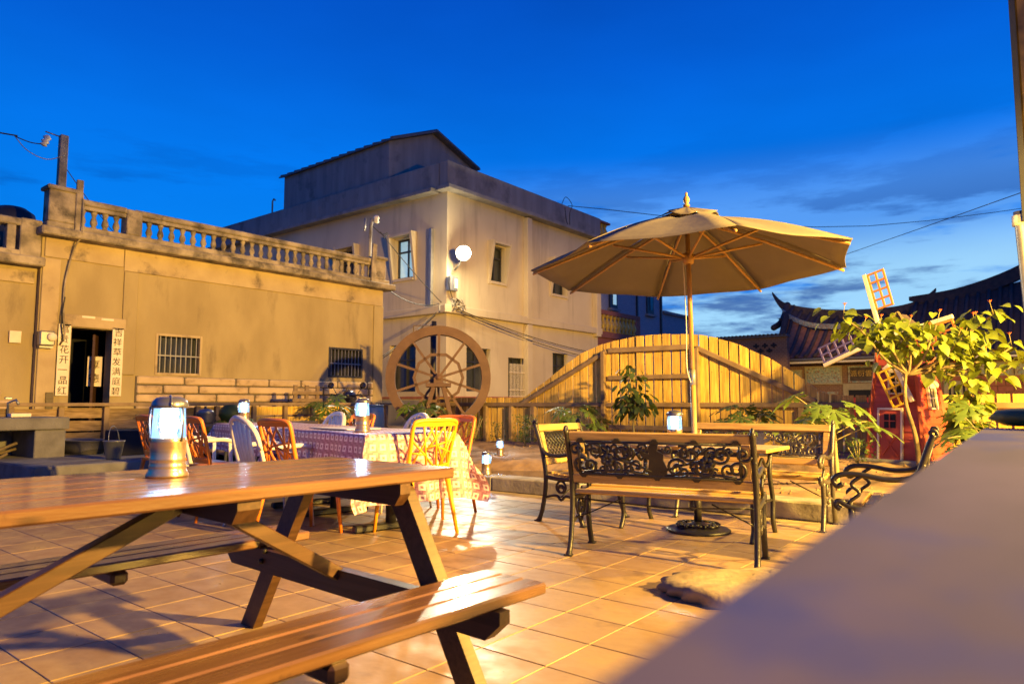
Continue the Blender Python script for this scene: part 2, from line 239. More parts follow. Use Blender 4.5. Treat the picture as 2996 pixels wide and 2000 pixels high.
# ------------------------------------------------------------------ mesh helpers
class MB:
    def __init__(s): s.v = []; s.f = []; s.sm = []; s.uv = {}
    def add(s, vs, fs, smooth=False, M=None):
        o = len(s.v)
        s.v += [tuple(M @ Vector(p)) if M else tuple(p) for p in vs]
        s.f += [tuple(i+o for i in f) for f in fs]; s.sm += [smooth]*len(fs)
        return s
    def box(s, c, d, M=None, b=0):
        x, y, z = (k/2 for k in d); cx, cy, cz = c
        if not b:
            vs = [(cx+i*x, cy+j*y, cz+k*z) for i in (-1, 1) for j in (-1, 1) for k in (-1, 1)]
            return s.add(vs, [(0, 1, 3, 2), (4, 6, 7, 5), (0, 4, 5, 1), (2, 3, 7, 6), (0, 2, 6, 4), (1, 5, 7, 3)], M=M)
        b = min(b, x*.6, y*.6, z*.6)
        vs = []; idx = {}
        for i in (-1, 1):
            for j in (-1, 1):
                for k in (-1, 1):
                    for a in range(3):
                        p = [i*(x-b), j*(y-b), k*(z-b)]; p[a] = (i*x, j*y, k*z)[a]
                        idx[i, j, k, a] = len(vs); vs.append((cx+p[0], cy+p[1], cz+p[2]))
        fs = []
        for i in (-1, 1):
            def q(a, l): 
                fs.append(tuple(idx[p+(a,)] for p in l))
            q(0, [(i, -1, -1), (i, 1, -1), (i, 1, 1), (i, -1, 1)][::i])
            q(1, [(-1, i, -1), (-1, i, 1), (1, i, 1), (1, i, -1)][::i])
            q(2, [(-1, -1, i), (1, -1, i), (1, 1, i), (-1, 1, i)][::i])
        for i in (-1, 1):
            for j in (-1, 1):
                fs.append(tuple([idx[i, j, -1, 0], idx[i, j, -1, 1], idx[i, j, 1, 1], idx[i, j, 1, 0]][::i*j]))
                fs.append(tuple([idx[i, -1, j, 0], idx[i, 1, j, 0], idx[i, 1, j, 2], idx[i, -1, j, 2]][::i*j]))
                fs.append(tuple([idx[-1, i, j, 1], idx[-1, i, j, 2], idx[1, i, j, 2], idx[1, i, j, 1]][::i*j]))
                for k in (-1, 1):
                    fs.append(tuple([idx[i, j, k, 0], idx[i, j, k, 1], idx[i, j, k, 2]][::i*j*k]))
        return s.add(vs, fs, M=M)
    def tube(s, path, r, n=8, cap=True, M=None, flat=1.0):
        P = [Vector(p) for p in path]; k = len(P)
        if not hasattr(r, '__len__'): r = [r]*k
        vs = []; fs = []; nrm = None
        for i in range(k):
            t = (P[min(i+1, k-1)]-P[max(i-1, 0)])
            if t.length < 1e-9: t = Vector((0, 0, 1))
            t.normalize()
            if nrm is None:
                nrm = t.orthogonal().normalized() if abs(t.z) > .95 else t.cross(Vector((0, 0, 1))).normalized()
            nrm = (nrm - t*nrm.dot(t)); nrm = nrm.normalized() if nrm.length > 1e-6 else t.orthogonal().normalized()
            bi = t.cross(nrm)
            for j in range(n):
                a = 2*math.pi*j/n
                vs.append(P[i]+nrm*(math.cos(a)*r[i]*flat)+bi*(math.sin(a)*r[i]))
        for i in range(k-1):
            for j in range(n):
                a, b2 = i*n+j, i*n+(j+1) % n
                fs.append((a, b2, b2+n, a+n))
        if cap: fs += [tuple(range(n))[::-1], tuple(range((k-1)*n, k*n))]
        return s.add(vs, fs, True, M)
    def lathe(s, prof, n=20, M=None, smooth=True):
        vs = []; fs = []
        for (r, z) in prof:
            for j in range(n):
                a = 2*math.pi*j/n; vs.append((r*math.cos(a), r*math.sin(a), z))
        for i in range(len(prof)-1):
            for j in range(n):
                a, b = i*n+j, i*n+(j+1) % n; fs.append((a, b, b+n, a+n))
        fs += [tuple(range(n))[::-1], tuple(range((len(prof)-1)*n, len(prof)*n))]
        return s.add(vs, fs, smooth, M)
    def prism(s, poly, t0, t1, M=None):
        # poly in local (x, z); extruded along y from t0 to t1
        n = len(poly)
        ar = sum(poly[i][0]*poly[(i+1) % n][1]-poly[(i+1) % n][0]*poly[i][1] for i in range(n))
        if ar < 0: poly = poly[::-1]
        vs = [(p[0], t0, p[1]) for p in poly]+[(p[0], t1, p[1]) for p in poly]
        fs = [tuple(range(n)), tuple(range(n, 2*n))[::-1]]+[(i, i+n, (i+1) % n+n, (i+1) % n) for i in range(n)]
        return s.add(vs, fs, M=M)
    def beam(s, a, b, wd, th, M=None, up=Vector((0, 0, 1)), bv=0):
        a, b = Vector(a), Vector(b); d = b-a; L = d.length; x = d.normalized(); y = up.cross(x)
        if y.length < 1e-6: y = Vector((0, 1, 0))
        y.normalize(); z = x.cross(y)
        Q = Matrix((x, y, z)).transposed().to_4x4(); Q.translation = (a+b)/2
        if M: Q = M @ Q
        return s.box((0, 0, 0), (L, wd, th), Q, bv)
    def mesh(s, name, m):
        me = bpy.data.meshes.new(name); me.from_pydata(s.v, [], s.f); me.update()
        me.polygons.foreach_set('use_smooth', s.sm)
        if m: me.materials.append(m)
        return me
    def build(s, name, m, parent=None, loc=(0, 0, 0), rot=(0, 0, 0)):
        return put(name, s.mesh(name, m), parent, loc, rot)
def put(name, me, parent=None, loc=(0, 0, 0), rot=(0, 0, 0), scale=(1, 1, 1)):
    o = bpy.data.objects.new(name, me); COL.objects.link(o); o.parent = parent; o.location = loc; o.rotation_euler = rot; o.scale = scale
    return o
def tag(o, label, cat, group=None):
    o['label'] = label; o['category'] = cat
    if group: o['group'] = group
    return o
def thing(name, label, cat, loc=(0, 0, 0), rz=0, group=None):
    o = bpy.data.objects.new(name, None); COL.objects.link(o); o.location = loc; o.rotation_euler = (0, 0, rz); o.empty_display_size = .1
    return tag(o, label, cat, group)
def struct(o): o['kind'] = 'structure'; return o
def copytree(o, parent=None):
    c = o.copy(); COL.objects.link(c)
    if parent: c.parent = parent
    for ch in o.children: copytree(ch, c)
    return c
def clone(o, label, loc, rz, group=None):
    c = copytree(o); c.location = loc; c.rotation_euler = (0, 0, rz); c['label'] = label
    if group: c['group'] = group
    return c
def text(name, body, parent, loc, rot, size, m, ext=.002):
    cu = bpy.data.curves.new(name, 'FONT'); cu.body = body; cu.size = size; cu.align_x = 'CENTER'; cu.align_y = 'CENTER'; cu.extrude = ext; cu.materials.append(m)
    cu.resolution_u = 4
    tmp = bpy.data.objects.new(name, cu); COL.objects.link(tmp); bpy.context.view_layer.update()
    me = bpy.data.meshes.new_from_object(tmp.evaluated_get(bpy.context.evaluated_depsgraph_get())); me.name = name
    bpy.data.objects.remove(tmp)
    return put(name, me, parent, loc, rot)
def proj(p):
    v = Vector(p)-CAM; d = v.dot(FW)
    return (512+696.4*v.dot(RT)/d, 341.5-696.4*v.dot(UP)/d, d)
def smooth_path(pts, n=6):
    # Catmull-Rom through points
    P = [Vector(p) for p in pts]; out = []
    for i in range(len(P)-1):
        p0, p1, p2, p3 = P[max(i-1, 0)], P[i], P[i+1], P[min(i+2, len(P)-1)]
        for k in range(n):
            t = k/n; out.append(.5*((2*p1)+(p2-p0)*t+(2*p0-5*p1+4*p2-p3)*t*t+(3*p1-p0-3*p2+p3)*t**3))
    out.append(P[-1]); return out

exec_parts = []
# ------------------------------------------------------------------ lamps
SODIUM = (1.0, .57, .095)
LP = Vector((4.6, -6.4, 3.9))
sl = thing('street_lamp', 'tall sodium street lamp standing beyond the patio, out of view', 'lamp', (LP.x+.55, LP.y-.5, 0))
def wb(mb, name, m, parent): return mb.build(name, m, parent, loc=tuple(-x for x in parent.location))
wb(MB().tube([(LP.x+.55, LP.y-.5, 0), (LP.x+.55, LP.y-.5, 3.7), (LP.x+.45, LP.y-.4, 4.05), (LP.x+.1, LP.y-.1, 4.12)], [.07, .05, .04, .035], 10), 'post', METALG, sl)
wb(MB().box((LP.x, LP.y, 4.09), (.5, .26, .1), b=.03), 'lamp_head', METALG, sl)
ld = bpy.data.lights.new('sodium_light', 'SPOT'); ld.energy = 21500; ld.color = SODIUM; ld.shadow_soft_size = .17; ld.spot_size = R(153); ld.spot_blend = .17
lo = bpy.data.objects.new('sodium_light', ld); COL.objects.link(lo); lo.location = LP; lo.rotation_euler = Vector((math.cos(R(58))*.42, math.sin(R(58))*.42, -1)).to_track_quat('-Z', 'Y').to_euler()

G2 = Vector((6.6, -1.3, 3.3))
gl = thing('garden_lamp', 'yellow garden lamp on a short post beside the bed, out of view', 'lamp', (G2.x, G2.y, 0))
MB().tube([(0, 0, 0), (0, 0, 3.1)], .035, 10).build('post', METALG, gl)
MB().lathe([(.03, 3.06), (.06, 3.1), (.05, 3.14), (0, 3.14)], 16).build('socket', METALG, gl); MB().lathe([(.2, 3.40), (.06, 3.5), (0, 3.52)], 20).build('shade', METALG, gl)
gd_ = bpy.data.lights.new('garden_light', 'POINT'); gd_.energy = 2300; gd_.color = (1, .62, .085); gd_.shadow_soft_size = .12
go_ = bpy.data.objects.new('garden_light', gd_); COL.objects.link(go_); go_.parent = gl; go_.location = (0, 0, 3.3)

# ------------------------------------------------------------------ ground, patio
struct(MB().add([(-300, -300, -.06), (500, -300, -.06), (500, 500, -.06), (-300, 500, -.06)], [(0, 1, 2, 3)]).build('ground', GRND))
patio = MB().box((2.4, 4.0, -.0238), (7.4, 13.5, .05)).build('patio', GROUT); struct(patio)
TX, TY, GX, GY = .2973, .3155, 1.253, 4.08
tmesh = MB().box((0, 0, 0), (TX-.005, TY-.005, .012), b=.002).mesh('tile', TILE)
cells = []
for i in range(-14, 17):
    for j in range(-18, 21):
        x, y = GX+(i+.5)*TX, GY+(j+.5)*TY
        if x > 5.86 or y > 10.2 or x < -.9 or y < -1.5: continue
        px, py, d = proj((x, y, 0))
        vis = d > .2 and -60 < px < 1090 and py < 760
        cells.append((0 if vis else 1, d if d > 0 else 99, x, y))
cells.sort()
rest = MB()
for k, (nv, d, x, y) in enumerate(cells):
    if k < 300 and not nv: put('tile', tmesh, patio, (x, y, -.0015+random.uniform(-.0006, .0006)), (random.uniform(-.002, .002), random.uniform(-.002, .002), 0))
    else: rest.box((x, y, -.0015), (TX-.005, TY-.005, .012))
ro = rest.build('tile_field', TILE, patio); ro['kind'] = 'stuff'

# kerb of the planting bed: concrete segments
kerb = struct(MB().box((6.12, 3.2, .02), (.26, 12.4, .1)).build('kerb', MORT))
kerb.rotation_euler = (0, 0, R(2.2)); kerb.location = (.12, -.23, 0)
ksm = MB().box((0, 0, 0), (.30, 1.13, .15), b=.012).mesh('kerb_block', CONC)
for i in range(11):
    put('kerb_block', ksm, kerb, (6.12, -2.4+i*1.14, .075+random.uniform(-.004, .004)), (0, random.uniform(-.01, .01), 0))
# soil bed as an uneven sheet with a pond basin
PC = (7.0, 4.75)
def soil_h(x, y):
    t = min(1, max(0, (x-6.2)/3.8))
    h = .10+.17*t+.025*math.sin(3.1*x+1.7*y)*math.sin(2.3*y-.8*x)+.012*math.sin(9*x)*math.cos(8*y+x)
    rr = math.hypot((x-PC[0])/.78, (y-PC[1])/1.45)
    if rr < 1.12: h = min(h, -.06+.2*max(0, rr-.6)/.52)
    if y < 3 and x > 8: h += .05
    return h
sb = MB(); nx, ny = 72, 190
for i in range(nx+1):
    for j in range(ny+1):
        x, y = 6.12+i*(16-6.12)/nx*.75, -2.5+j*(19/ny)
        sb.v.append((x, y, soil_h(x, y)+random.uniform(-.008, .008)))
for i in range(nx):
    for j in range(ny):
        a = i*(ny+1)+j; sb.f.append((a, a+ny+1, a+ny+2, a+1)); sb.sm.append(True)
struct(sb.build('soil_bed', SOIL))
wt = MB(); wt.lathe([(.0, .0), (1.0, .0)], 40); wo = MB()
wo.add([(PC[0]+.9*math.cos(a*math.pi/18), PC[1]+1.62*math.sin(a*math.pi/18), .055) for a in range(36)], [tuple(range(36))]); struct(wo.build('pond_water', WATER))
# clods and small stones on the bed (uncountable)
cl = MB()
for k in range(420):
    x = random.uniform(6.3, 9.9); y = random.uniform(-1, 9.5)
    if math.hypot((x-PC[0])/.8, (y-PC[1])/1.5) < 1.1: continue
    s = random.uniform(.008, .03)
    cl.add([(x+s*random.uniform(.6, 1.2)*a, y+s*random.uniform(.6, 1.2)*b, soil_h(x, y)+s*c*.8) for a, b, c in ((1, 0, 0), (-1, 0, 0), (0, 1, 0), (0, -1, 0), (0, 0, 1), (0, 0, -1))], [(0, 2, 4), (2, 1, 4), (1, 3, 4), (3, 0, 4), (2, 0, 5), (1, 2, 5), (3, 1, 5), (0, 3, 5)])
co = cl.build('soil_clods', SOIL); co['kind'] = 'stuff'; co['label'] = 'loose brown soil clods strewn over the planting bed'; co['category'] = 'soil'

# ------------------------------------------------------------------ walls with openings
def wallmesh(mb, O, u, n, L, H, holes, depth, thick=0):
    O, u, n = Vector(O), Vector(u), Vector(n); z = Vector((0, 0, 1))
    xs = sorted({0, L} | {h[0] for h in holes} | {h[1] for h in holes}); zs = sorted({0, H} | {h[2] for h in holes} | {h[3] for h in holes})
    def P(a, b, d=0): return O+u*a+z*b-n*d
    flip = u.cross(z).dot(n) < 0
    def q(*p):
        k = len(mb.v); mb.v += [tuple(x) for x in p]; f = tuple(range(k, k+4)); mb.f.append(f[::-1] if flip else f); mb.sm.append(False)
    for i in range(len(xs)-1):
        for j in range(len(zs)-1):
            cx, cz = (xs[i]+xs[i+1])/2, (zs[j]+zs[j+1])/2
            if any(h[0] < cx < h[1] and h[2] < cz < h[3] for h in holes): continue
            q(P(xs[i], zs[j]), P(xs[i+1], zs[j]), P(xs[i+1], zs[j+1]), P(xs[i], zs[j+1]))
    for a, b, c, d in holes:
        q(P(a, c), P(a, d), P(a, d, depth), P(a, c, depth)); q(P(b, d), P(b, c), P(b, c, depth), P(b, d, depth))
        q(P(a, d), P(b, d), P(b, d, depth), P(a, d, depth)); q(P(b, c), P(a, c), P(a, c, depth), P(b, c, depth))
    if thick:
        q(P(0, 0), P(0, H), P(0, H, thick), P(0, 0, thick)); q(P(L, H), P(L, 0), P(L, 0, thick), P(L, H, thick))
        q(P(0, H), P(L, H), P(L, H, thick), P(0, H, thick)); q(P(L, 0, thick), P(0, 0, thick), P(0, H, thick), P(L, H, thick))

# ------------------------------------------------------------------ the old plastered house
HY = 13.0
ho = thing('plastered_house', 'old one storey plastered house with weathered balustrade along its flat roof', 'house', (7.5, HY, 0))
mb = MB(); wallmesh(mb, (3.95, HY, -.1), (1, 0, 0), (0, -1, 0), 7.25, 3.78, [(.5, 1.14, 0, 2.31), (1.88, 2.75, 1.56, 2.32), (5.69, 6.65, 1.62, 2.30)], .28, 5.5)
wl = wb(mb, 'wall', PLAST, ho)
wb(MB().box((7.575, HY+3, -.3), (7.2, 5.4, .3)), 'footing', CONC, ho)
wb(MB().box((8.2, HY-.016, 3.47), (5.96, .03, .38), b=.008), 'plaster_band', PLASTL, ho)
wb(MB().box((4.6, HY-.016, 3.50), (1.22, .03, .32), b=.008), 'plaster_band', PLASTL, ho)
wb(MB().box((11.05, HY-.018, 1.59), (.29, .034, 3.36), b=.008), 'pilaster', PLAST, ho)
wb(MB().box((4.1, HY-.018, 1.64), (.26, .034, 3.36), b=.008), 'pilaster', PLASTL, ho)
wb(MB().box((5.35, HY-.018, 2.36), (.24, .034, 1.83), b=.008), 'pilaster', PLAST, ho)
cor = wb(MB().box((7.6, HY-.09, 3.73), (7.5, .44, .14), b=.02), 'cornice', WEATH, ho)
wb(MB().box((7.6, HY-.05, 3.86), (7.3, .26, .10), b=.015), 'plinth', WEATH, ho)
rl = wb(MB().box((8.1, HY-.05, 4.33), (5.6, .24, .10), b=.02), 'top_rail', WEATH, ho)
wb(MB().box((8.1, HY-.05, 4.245), (5.55, .17, .07), b=.01), 'under_rail', WEATH, ho)
wb(MB().box((4.76, HY-.05, 4.33), (.84, .24, .10), b=.02), 'top_rail', WEATH, ho)
wb(MB().box((4.76, HY-.05, 4.245), (.84, .17, .07), b=.01), 'under_rail', WEATH, ho)
for x, wd, h, p in ((4.16, .40, .56, 1), (5.30, .26, .45, 0), (10.95, .34, .5, 1)):
    q = wb(MB().box((x, HY-.05, 3.91+h/2), (wd, .27, h), b=.015), 'pedestal', WEATH, ho)
    if p: MB().box((x, HY-.05, 3.91+h), (wd+.08, .36, .07), b=.015).build('cap', WEATH, q)
bal = MB().lathe([(.05, 0), (.05, .03), (.032, .045), (.045, .07), (.058, .11), (.045, .17), (.028, .21), (.04, .235), (.04, .255), (.05, .265), (.05, .30)], 10).mesh('baluster', WEATH)
for x in [4.50, 4.68, 4.86, 5.04]+[5.60+.2045*k for k in range(26)]:
    put('baluster', bal, ho, (x-7.5, -.05, 3.91), (0, 0, random.random()), (1, 1, 1))
# lower wing to the left
wg = thing('house_wing', 'lower wing of the plastered house with short balustrade at the picture edge', 'house wing', (2.5, HY, 0))
mb = MB(); wallmesh(mb, (.6, HY+.12, -.1), (1, 0, 0), (0, -1, 0), 3.34, 3.35, [], .2, 4); wb(mb, 'wall', PLAST, wg)
wb(MB().box((2.6, HY+.05, 3.22), (2.75, .4, .15), b=.02), 'cornice', WEATH, wg)
wb(MB().box((2.3, HY+.08, 3.34), (3.2, .24, .09), b=.015), 'plinth', WEATH, wg)
wb(MB().box((2.2, HY+.08, 3.84), (2.9, .24, .12), b=.02), 'top_rail', WEATH, wg)
wb(MB().box((3.78, HY+.08, 3.60), (.30, .26, .62), b=.015), 'pedestal', WEATH, wg)
wb(MB().box((3.52, HY+.08, 3.58), (.12, .2, .4), b=.01), 'post', WEATH, wg)
for x in (3.32, 3.02, 2.72, 2.42): put('baluster', bal, wg, (x-2.5, .08, 3.385), (0, 0, 0), (1.35, 1.35, 1.33))
wb(MB().box((3.3, HY+.10, 2.98), (1.2, .03, .2), b=.006), 'plaster_band', PLASTL, wg)
wb(MB().box((3.68, HY+.085, 2.0), (.16, .03, .19), b=.004), 'wall_plate', PAPER, wg)
sbm = MB().box((0, 0, 0), (.56, .06, .145), b=.018).mesh('stone_block', STONE)
for k in range(4):
    for z in (.92, 1.08): put('stone_block', sbm, wg, (3.45-k*.6-2.5-(.2 if z > 1 else 0), .07, z), (0, 0, 0))
# dressed stone courses at the foot of the wall
mo = wb(MB().box((8.2, HY-.012, .66), (5.4, .024, 1.54)), 'mortar_bed', MORT, ho)
for ci, z in enumerate((1.355, 1.195, 1.035, .875, .715, .555, .395, .235, .075)):
    x = 5.5; first = True
    while x < 10.88:
        L = random.uniform(.62, 1.15)
        if first and ci % 2: L *= .6
        first = False
        L = min(L, 10.9-x)
        if L > .12: put('stone_block', sbm, ho, (x+L/2-7.5, -.036+random.uniform(-.008, .008), z+random.uniform(-.004, .004)), (random.uniform(-.02, .02), 0, random.uniform(-.006, .006)), ((L-.035)/.56, 1, random.uniform(.9, .97)))
        x += L
# door opening with leaf, lintel, couplets
wb(MB().box((4.77, HY+1.2, 1.1), (1.4, .05, 2.6)), 'dark_room', INT, ho)
wb(MB().box((4.80, HY-.02, 2.32), (.98, .05, .2), b=.01), 'lintel', PLASTL, ho)
dl = wb(MB().box((0, 0, 0), (.36, .045, 2.14), Matrix.Translation((4.98, HY+.42, 1.07)) @ Matrix.Rotation(R(62), 4, 'Z'), b=.006), 'door_leaf', PICD, ho)
wb(MB().box((0, 0, 0), (.22, .008, .52), Matrix.Translation((4.965, HY+.36, 1.50)) @ Matrix.Rotation(R(-22), 4, 'Z')), 'door_paper', PAPER, ho)
for c, z in (('厚', 1.60), ('德', 1.37)): text('door_character', c, ho, (4.955-7.5, .352, z), (R(90), 0, R(-22)), .17, INK)
for x, s in ((4.335, '富贵花开一品红'), (5.165, '吉祥草发满庭碧')):
    st = wb(MB().box((x, HY-.042, 1.66), (.185, .006, 1.18)), 'couplet_strip', PAPER, ho)
    for k, c in enumerate(s):
        text('couplet_character', c, st, (x+random.uniform(-.008, .008), HY-.047, 2.165-k*.17), (R(90), 0, random.uniform(-.06, .06)), .145, INK)
wb(MB().box((4.16, HY-.05, .55), (.1, .03, 1.15), Matrix.Translation((0, 0, 0))), 'leaning_board', PICD, ho)
for x, z in ((4.68, 2.40), (4.98, 2.385)): wb(MB().box((x, HY-.05, z), (.2, .006, .035)), 'paper_scrap', PAPER, ho)
# barred windows
def barred(xc, z0, z1, wd, nb, fm, gm):
    fr = MB()
    for sx in (-1, 1): fr.box((xc+sx*(wd/2-.02), HY+.03, (z0+z1)/2), (.045, .09, z1-z0), b=.006)
    for z in (z0+.02, z1-.02): fr.box((xc, HY+.032, z), (wd-.085, .086, .045), b=.006)
    f = wb(fr, 'window', fm, ho)
    MB().box((xc, HY+.2, (z0+z1)/2), (wd, .01, z1-z0)).build('pane', gm, f)
    for k in range(nb): MB().box((xc-wd/2+wd*(k+1)/(nb+1), HY+.03, (z0+z1)/2), (.016, .016, z1-z0-.06)).build('bar', METALG, f)
    MB().box((xc, HY+.012, (z0+z1)/2-.02), (wd-.08, .016, .024)).build('crossbar', METALG, f)
barred(6.265, 1.46, 2.22, .87, 8, PLASTL, GLASSW)
barred(10.12, 1.52, 2.20, .96, 9, DARKW, INT)
wb(MB().box((7.575, HY+.6, 1.0), (7.2, .02, 2.0)), 'dark_inside', INT, ho) if False else None
# electricity meter, conduit
me_ = thing('electric_meter', 'grey electric meter box with round glass on the pilaster beside the doorway', 'meter', (4.03, HY-.04, 1.9))
wb(MB().box((4.05, HY-.11, 1.99), (.22, .14, .24), b=.02), 'case', METALG, me_)
MB().tube([(.075, -.14, .11), (.075, -.20, .11)], [.07, .062], 18).build('dial', PAPER, me_)
wb(MB().box((4.05, HY-.09, 1.85), (.19, .1, .03)), 'base_cover', METALG, me_)
cdt = thing('conduit', 'thin cable conduit running down the house wall from the roof post', 'cable', (4.25, HY-.06, 2))
wb(MB().tube(smooth_path([(4.43, HY-.2, 4.5), (4.43, HY-.32, 3.8), (4.38, HY-.1, 3.5), (4.29, HY-.06, 2.9), (4.30, HY-.06, 2.35), (4.33, HY-.06, 2.1), (4.27, HY-.06, 1.9)], 5), .014, 6), 'cable', WEATH, cdt)
wb(MB().tube(smooth_path([(4.30, HY-.07, 2.7), (4.265, HY-.07, 2.3), (4.30, HY-.07, 2.0), (4.26, HY-.07, 1.9)], 5), .01, 6), 'cable', WIRE, cdt)
# things on the roof
tb = tag(MB().box((4.39, HY-.20, 4.20), (.10, .05, .95), b=.008).build('timber_upright', WEATH), 'weathered timber upright nailed to the balustrade beside the corner pedestal', 'timber')
tb2 = tag(MB().box((0, 0, 0), (.12, .05, .95), Matrix.Translation((10.72, HY-.21, 4.25)) @ Matrix.Rotation(R(3), 4, 'Y'), b=.008).build('timber_upright', WEATH), 'pale timber upright fixed at the far end of the balustrade', 'timber')
tk = thing('water_tank', 'round black water tank half hidden behind the balustrade pedestal', 'water tank', (3.95, 14.6, 3.4))
MB().lathe([(.0, 0), (.36, 0), (.38, .1), (.38, .75), (.34, .92), (.2, 1.02), (.12, 1.04), (0, 1.06)], 20).build('tank_body', RUBB, tk)
tk2 = clone(tk, 'smaller black tank lid showing above the low wing balustrade', (3.05, 14.9, 3.35), 0); tk2.scale = (.8, .8, .85)
# utility pole with insulator and wires
up = thing('utility_pole', 'square concrete utility pole carrying wires behind the house roof', 'pole', (4.56, 14.2, 3.4))
MB().box((0, 0, 1.22), (.13, .13, 2.44), b=.01).build('post', CONC, up)
MB().box((-.03, -.085, .98), (.12, .03, .36), b=.004).build('bracket', WIRE, up)
MB().lathe([(.02, -.14), (.06, -.12), (.035, -.08), (.07, -.05), (.035, -.01), (.07, .03), (.03, .08)], 10, Matrix.Translation((-.28, -.02, 2.28)) @ Matrix.Rotation(R(20), 4, 'Y')).build('insulator', WTRIM, up)
MB().tube([(-.05, 0, 2.4), (-.3, -.02, 2.42)], .012, 6).build('arm', METALG, up)
MB().tube(smooth_path([(-.25, 0, 2.2), (-.5, 0, 2.16), (-.75, 0, 2.2)], 5), .010, 5).build('jumper_wire', WIRE, up)
MB().tube(smooth_path([(0, -.08, 2.05), (-.25, -.02, 1.92), (-.55, 0, 2.0), (-.75, 0, 2.2)], 5), .008, 5).build('jumper_wire', METALG, up)
def wire(name, pts, label, r=.012, sag=0):
    a, b = Vector(pts[0]), Vector(pts[-1])
    if len(pts) == 2:
        P = [a.lerp(b, t/16)-Vector((0, 0, sag*4*(t/16)*(1-t/16))) for t in range(17)]
    else: P = smooth_path(pts, 6)
    return tag(MB().tube(P, r, 5).build(name, WIRE), label, 'wire')
wire('overhead_wire', [(3.85, 14.2, 5.62), (-2, 15.5, 5.9)], 'overhead wire leaving the utility pole toward the picture edge', .014, .12)
wire('overhead_wire', [(4.62, 14.2, 5.25), (6.2, 15.5, 4.3)], 'thin wire sloping from the utility pole down behind the balustrade', .008, .05)
p2 = thing('roof_pole', 'short pole with insulators behind the far end of the balustrade', 'pole', (11.55, 14.0, 3.6))
MB().tube([(0, 0, 0), (.06, 0, 1.9), (.10, 0, 2.12)], .045, 8).build('post', CONC, p2)
MB().lathe([(.03, 0), (.08, .03), (.06, .1), (.09, .14), (.05, .2)], 10, Matrix.Translation((.2, -.05, 2.02))).build('insulator', WTRIM, p2)
MB().tube([(-.14, 0, 1.75), (-.12, 0, 2.1)], .03, 6).build('side_tube', METALG, p2)
MB().tube(smooth_path([(.1, 0, 1.95), (.35, -.1, 1.75), (.5, -.15, 1.8), (.4, -.1, 1.65)], 4), .012, 5).build('loose_wire', WIRE, p2)
# ------------------------------------------------------------------ two storey cream building behind
BX, BY = 14.3, 13.85
bd = thing('cream_building', 'two storey cream building with grey parapet and a floodlight at its corner', 'building', (BX, BY, 0))
mb = MB(); wallmesh(mb, (BX, BY, -.1), (0, 1, 0), (-1, 0, 0), 13.2, 7.18, [(1.36, 2.25, 4.82, 6.05), (4.05, 4.95, 4.82, 6.05), (1.25, 2.4, 1.37, 2.78)], .3); wb(mb, 'side_wall', BLD, bd)
mb = MB(); wallmesh(mb, (BX, BY, -.1), (1, 0, 0), (0, -1, 0), 8.2, 7.18, [(1.92, 2.66, 4.82, 5.94), (5.2, 6.1, 4.82, 5.94), (.86, 1.95, 1.38, 2.68), (2.82, 3.67, 1.1, 2.47), (5.25, 6.18, 1.42, 2.75)], .3); wb(mb, 'front_wall', BLD, bd)
wb(MB().box((BX+8.2, BY+6.5, 3.5), (.02, 13, 7.1)), 'end_wall', BLD, bd)
pw = MB()
pw.box((BX+4.02, BY+.0, 7.56), (8.36, .34, .74), b=.01)
wb(pw, 'parapet', BLDG, bd)
wb(MB().box((BX+.02, BY+6.7, 7.56), (.34, 13.0, .74), b=.01), 'parapet', BLDG, bd)
wb(MB().box((BX+3.98, BY-.06, 7.13), (8.5, .56, .12), b=.01), 'cornice', BLDG, bd)
wb(MB().box((BX-.04, BY+6.8, 7.13), (.56, 12.9, .12), b=.01), 'cornice', BLDG, bd)
wb(MB().box((BX+4.0, BY-.09, 3.61), (8.5, .20, .22), b=.01), 'floor_band', BLD, bd)
wb(MB().box((BX-.09, BY+6.6, 3.61), (.20, 13.0, .22), b=.01), 'floor_band', BLD, bd)
wb(MB().box((BX+4.1, BY+6.5, 7.2), (8.0, 12.6, .1)), 'flat_roof', BLDG, bd)
for z0, z1 in ((.0, 1.02),):
    wb(MB().box((BX+4.1, BY-.014, (z0+z1)/2), (8.16, .028, z1-z0)), 'plinth', BLDG, bd)
    wb(MB().box((BX-.014, BY+6.5, (z0+z1)/2), (.028, 13.0, z1-z0)), 'plinth', BLDG, bd)
wb(MB().box((BX+4.1, BY-.018, 1.09), (8.2, .036, .07)), 'tile_strip', TRED, bd)
wb(MB().box((BX-.018, BY+6.5, 1.09), (.036, 13.0, .07)), 'tile_strip', TRED, bd)
wb(MB().box((BX+3.72, BY-.1, 5.32), (.26, .2, 3.4), b=.01), 'fin', BLD, bd)
wb(MB().box((BX+3.72, BY-.1, 1.75), (.26, .2, 3.46), b=.01), 'fin', BLD, bd)
wb(MB().box((BX+8.0, BY-.1, 5.2), (.3, .2, 3.6), b=.01), 'fin', BLD, bd)
wb(MB().box((BX-.06, BY+.58, 4.9), (.11, .11, 2.3), b=.01), 'downpipe', METALG, bd)
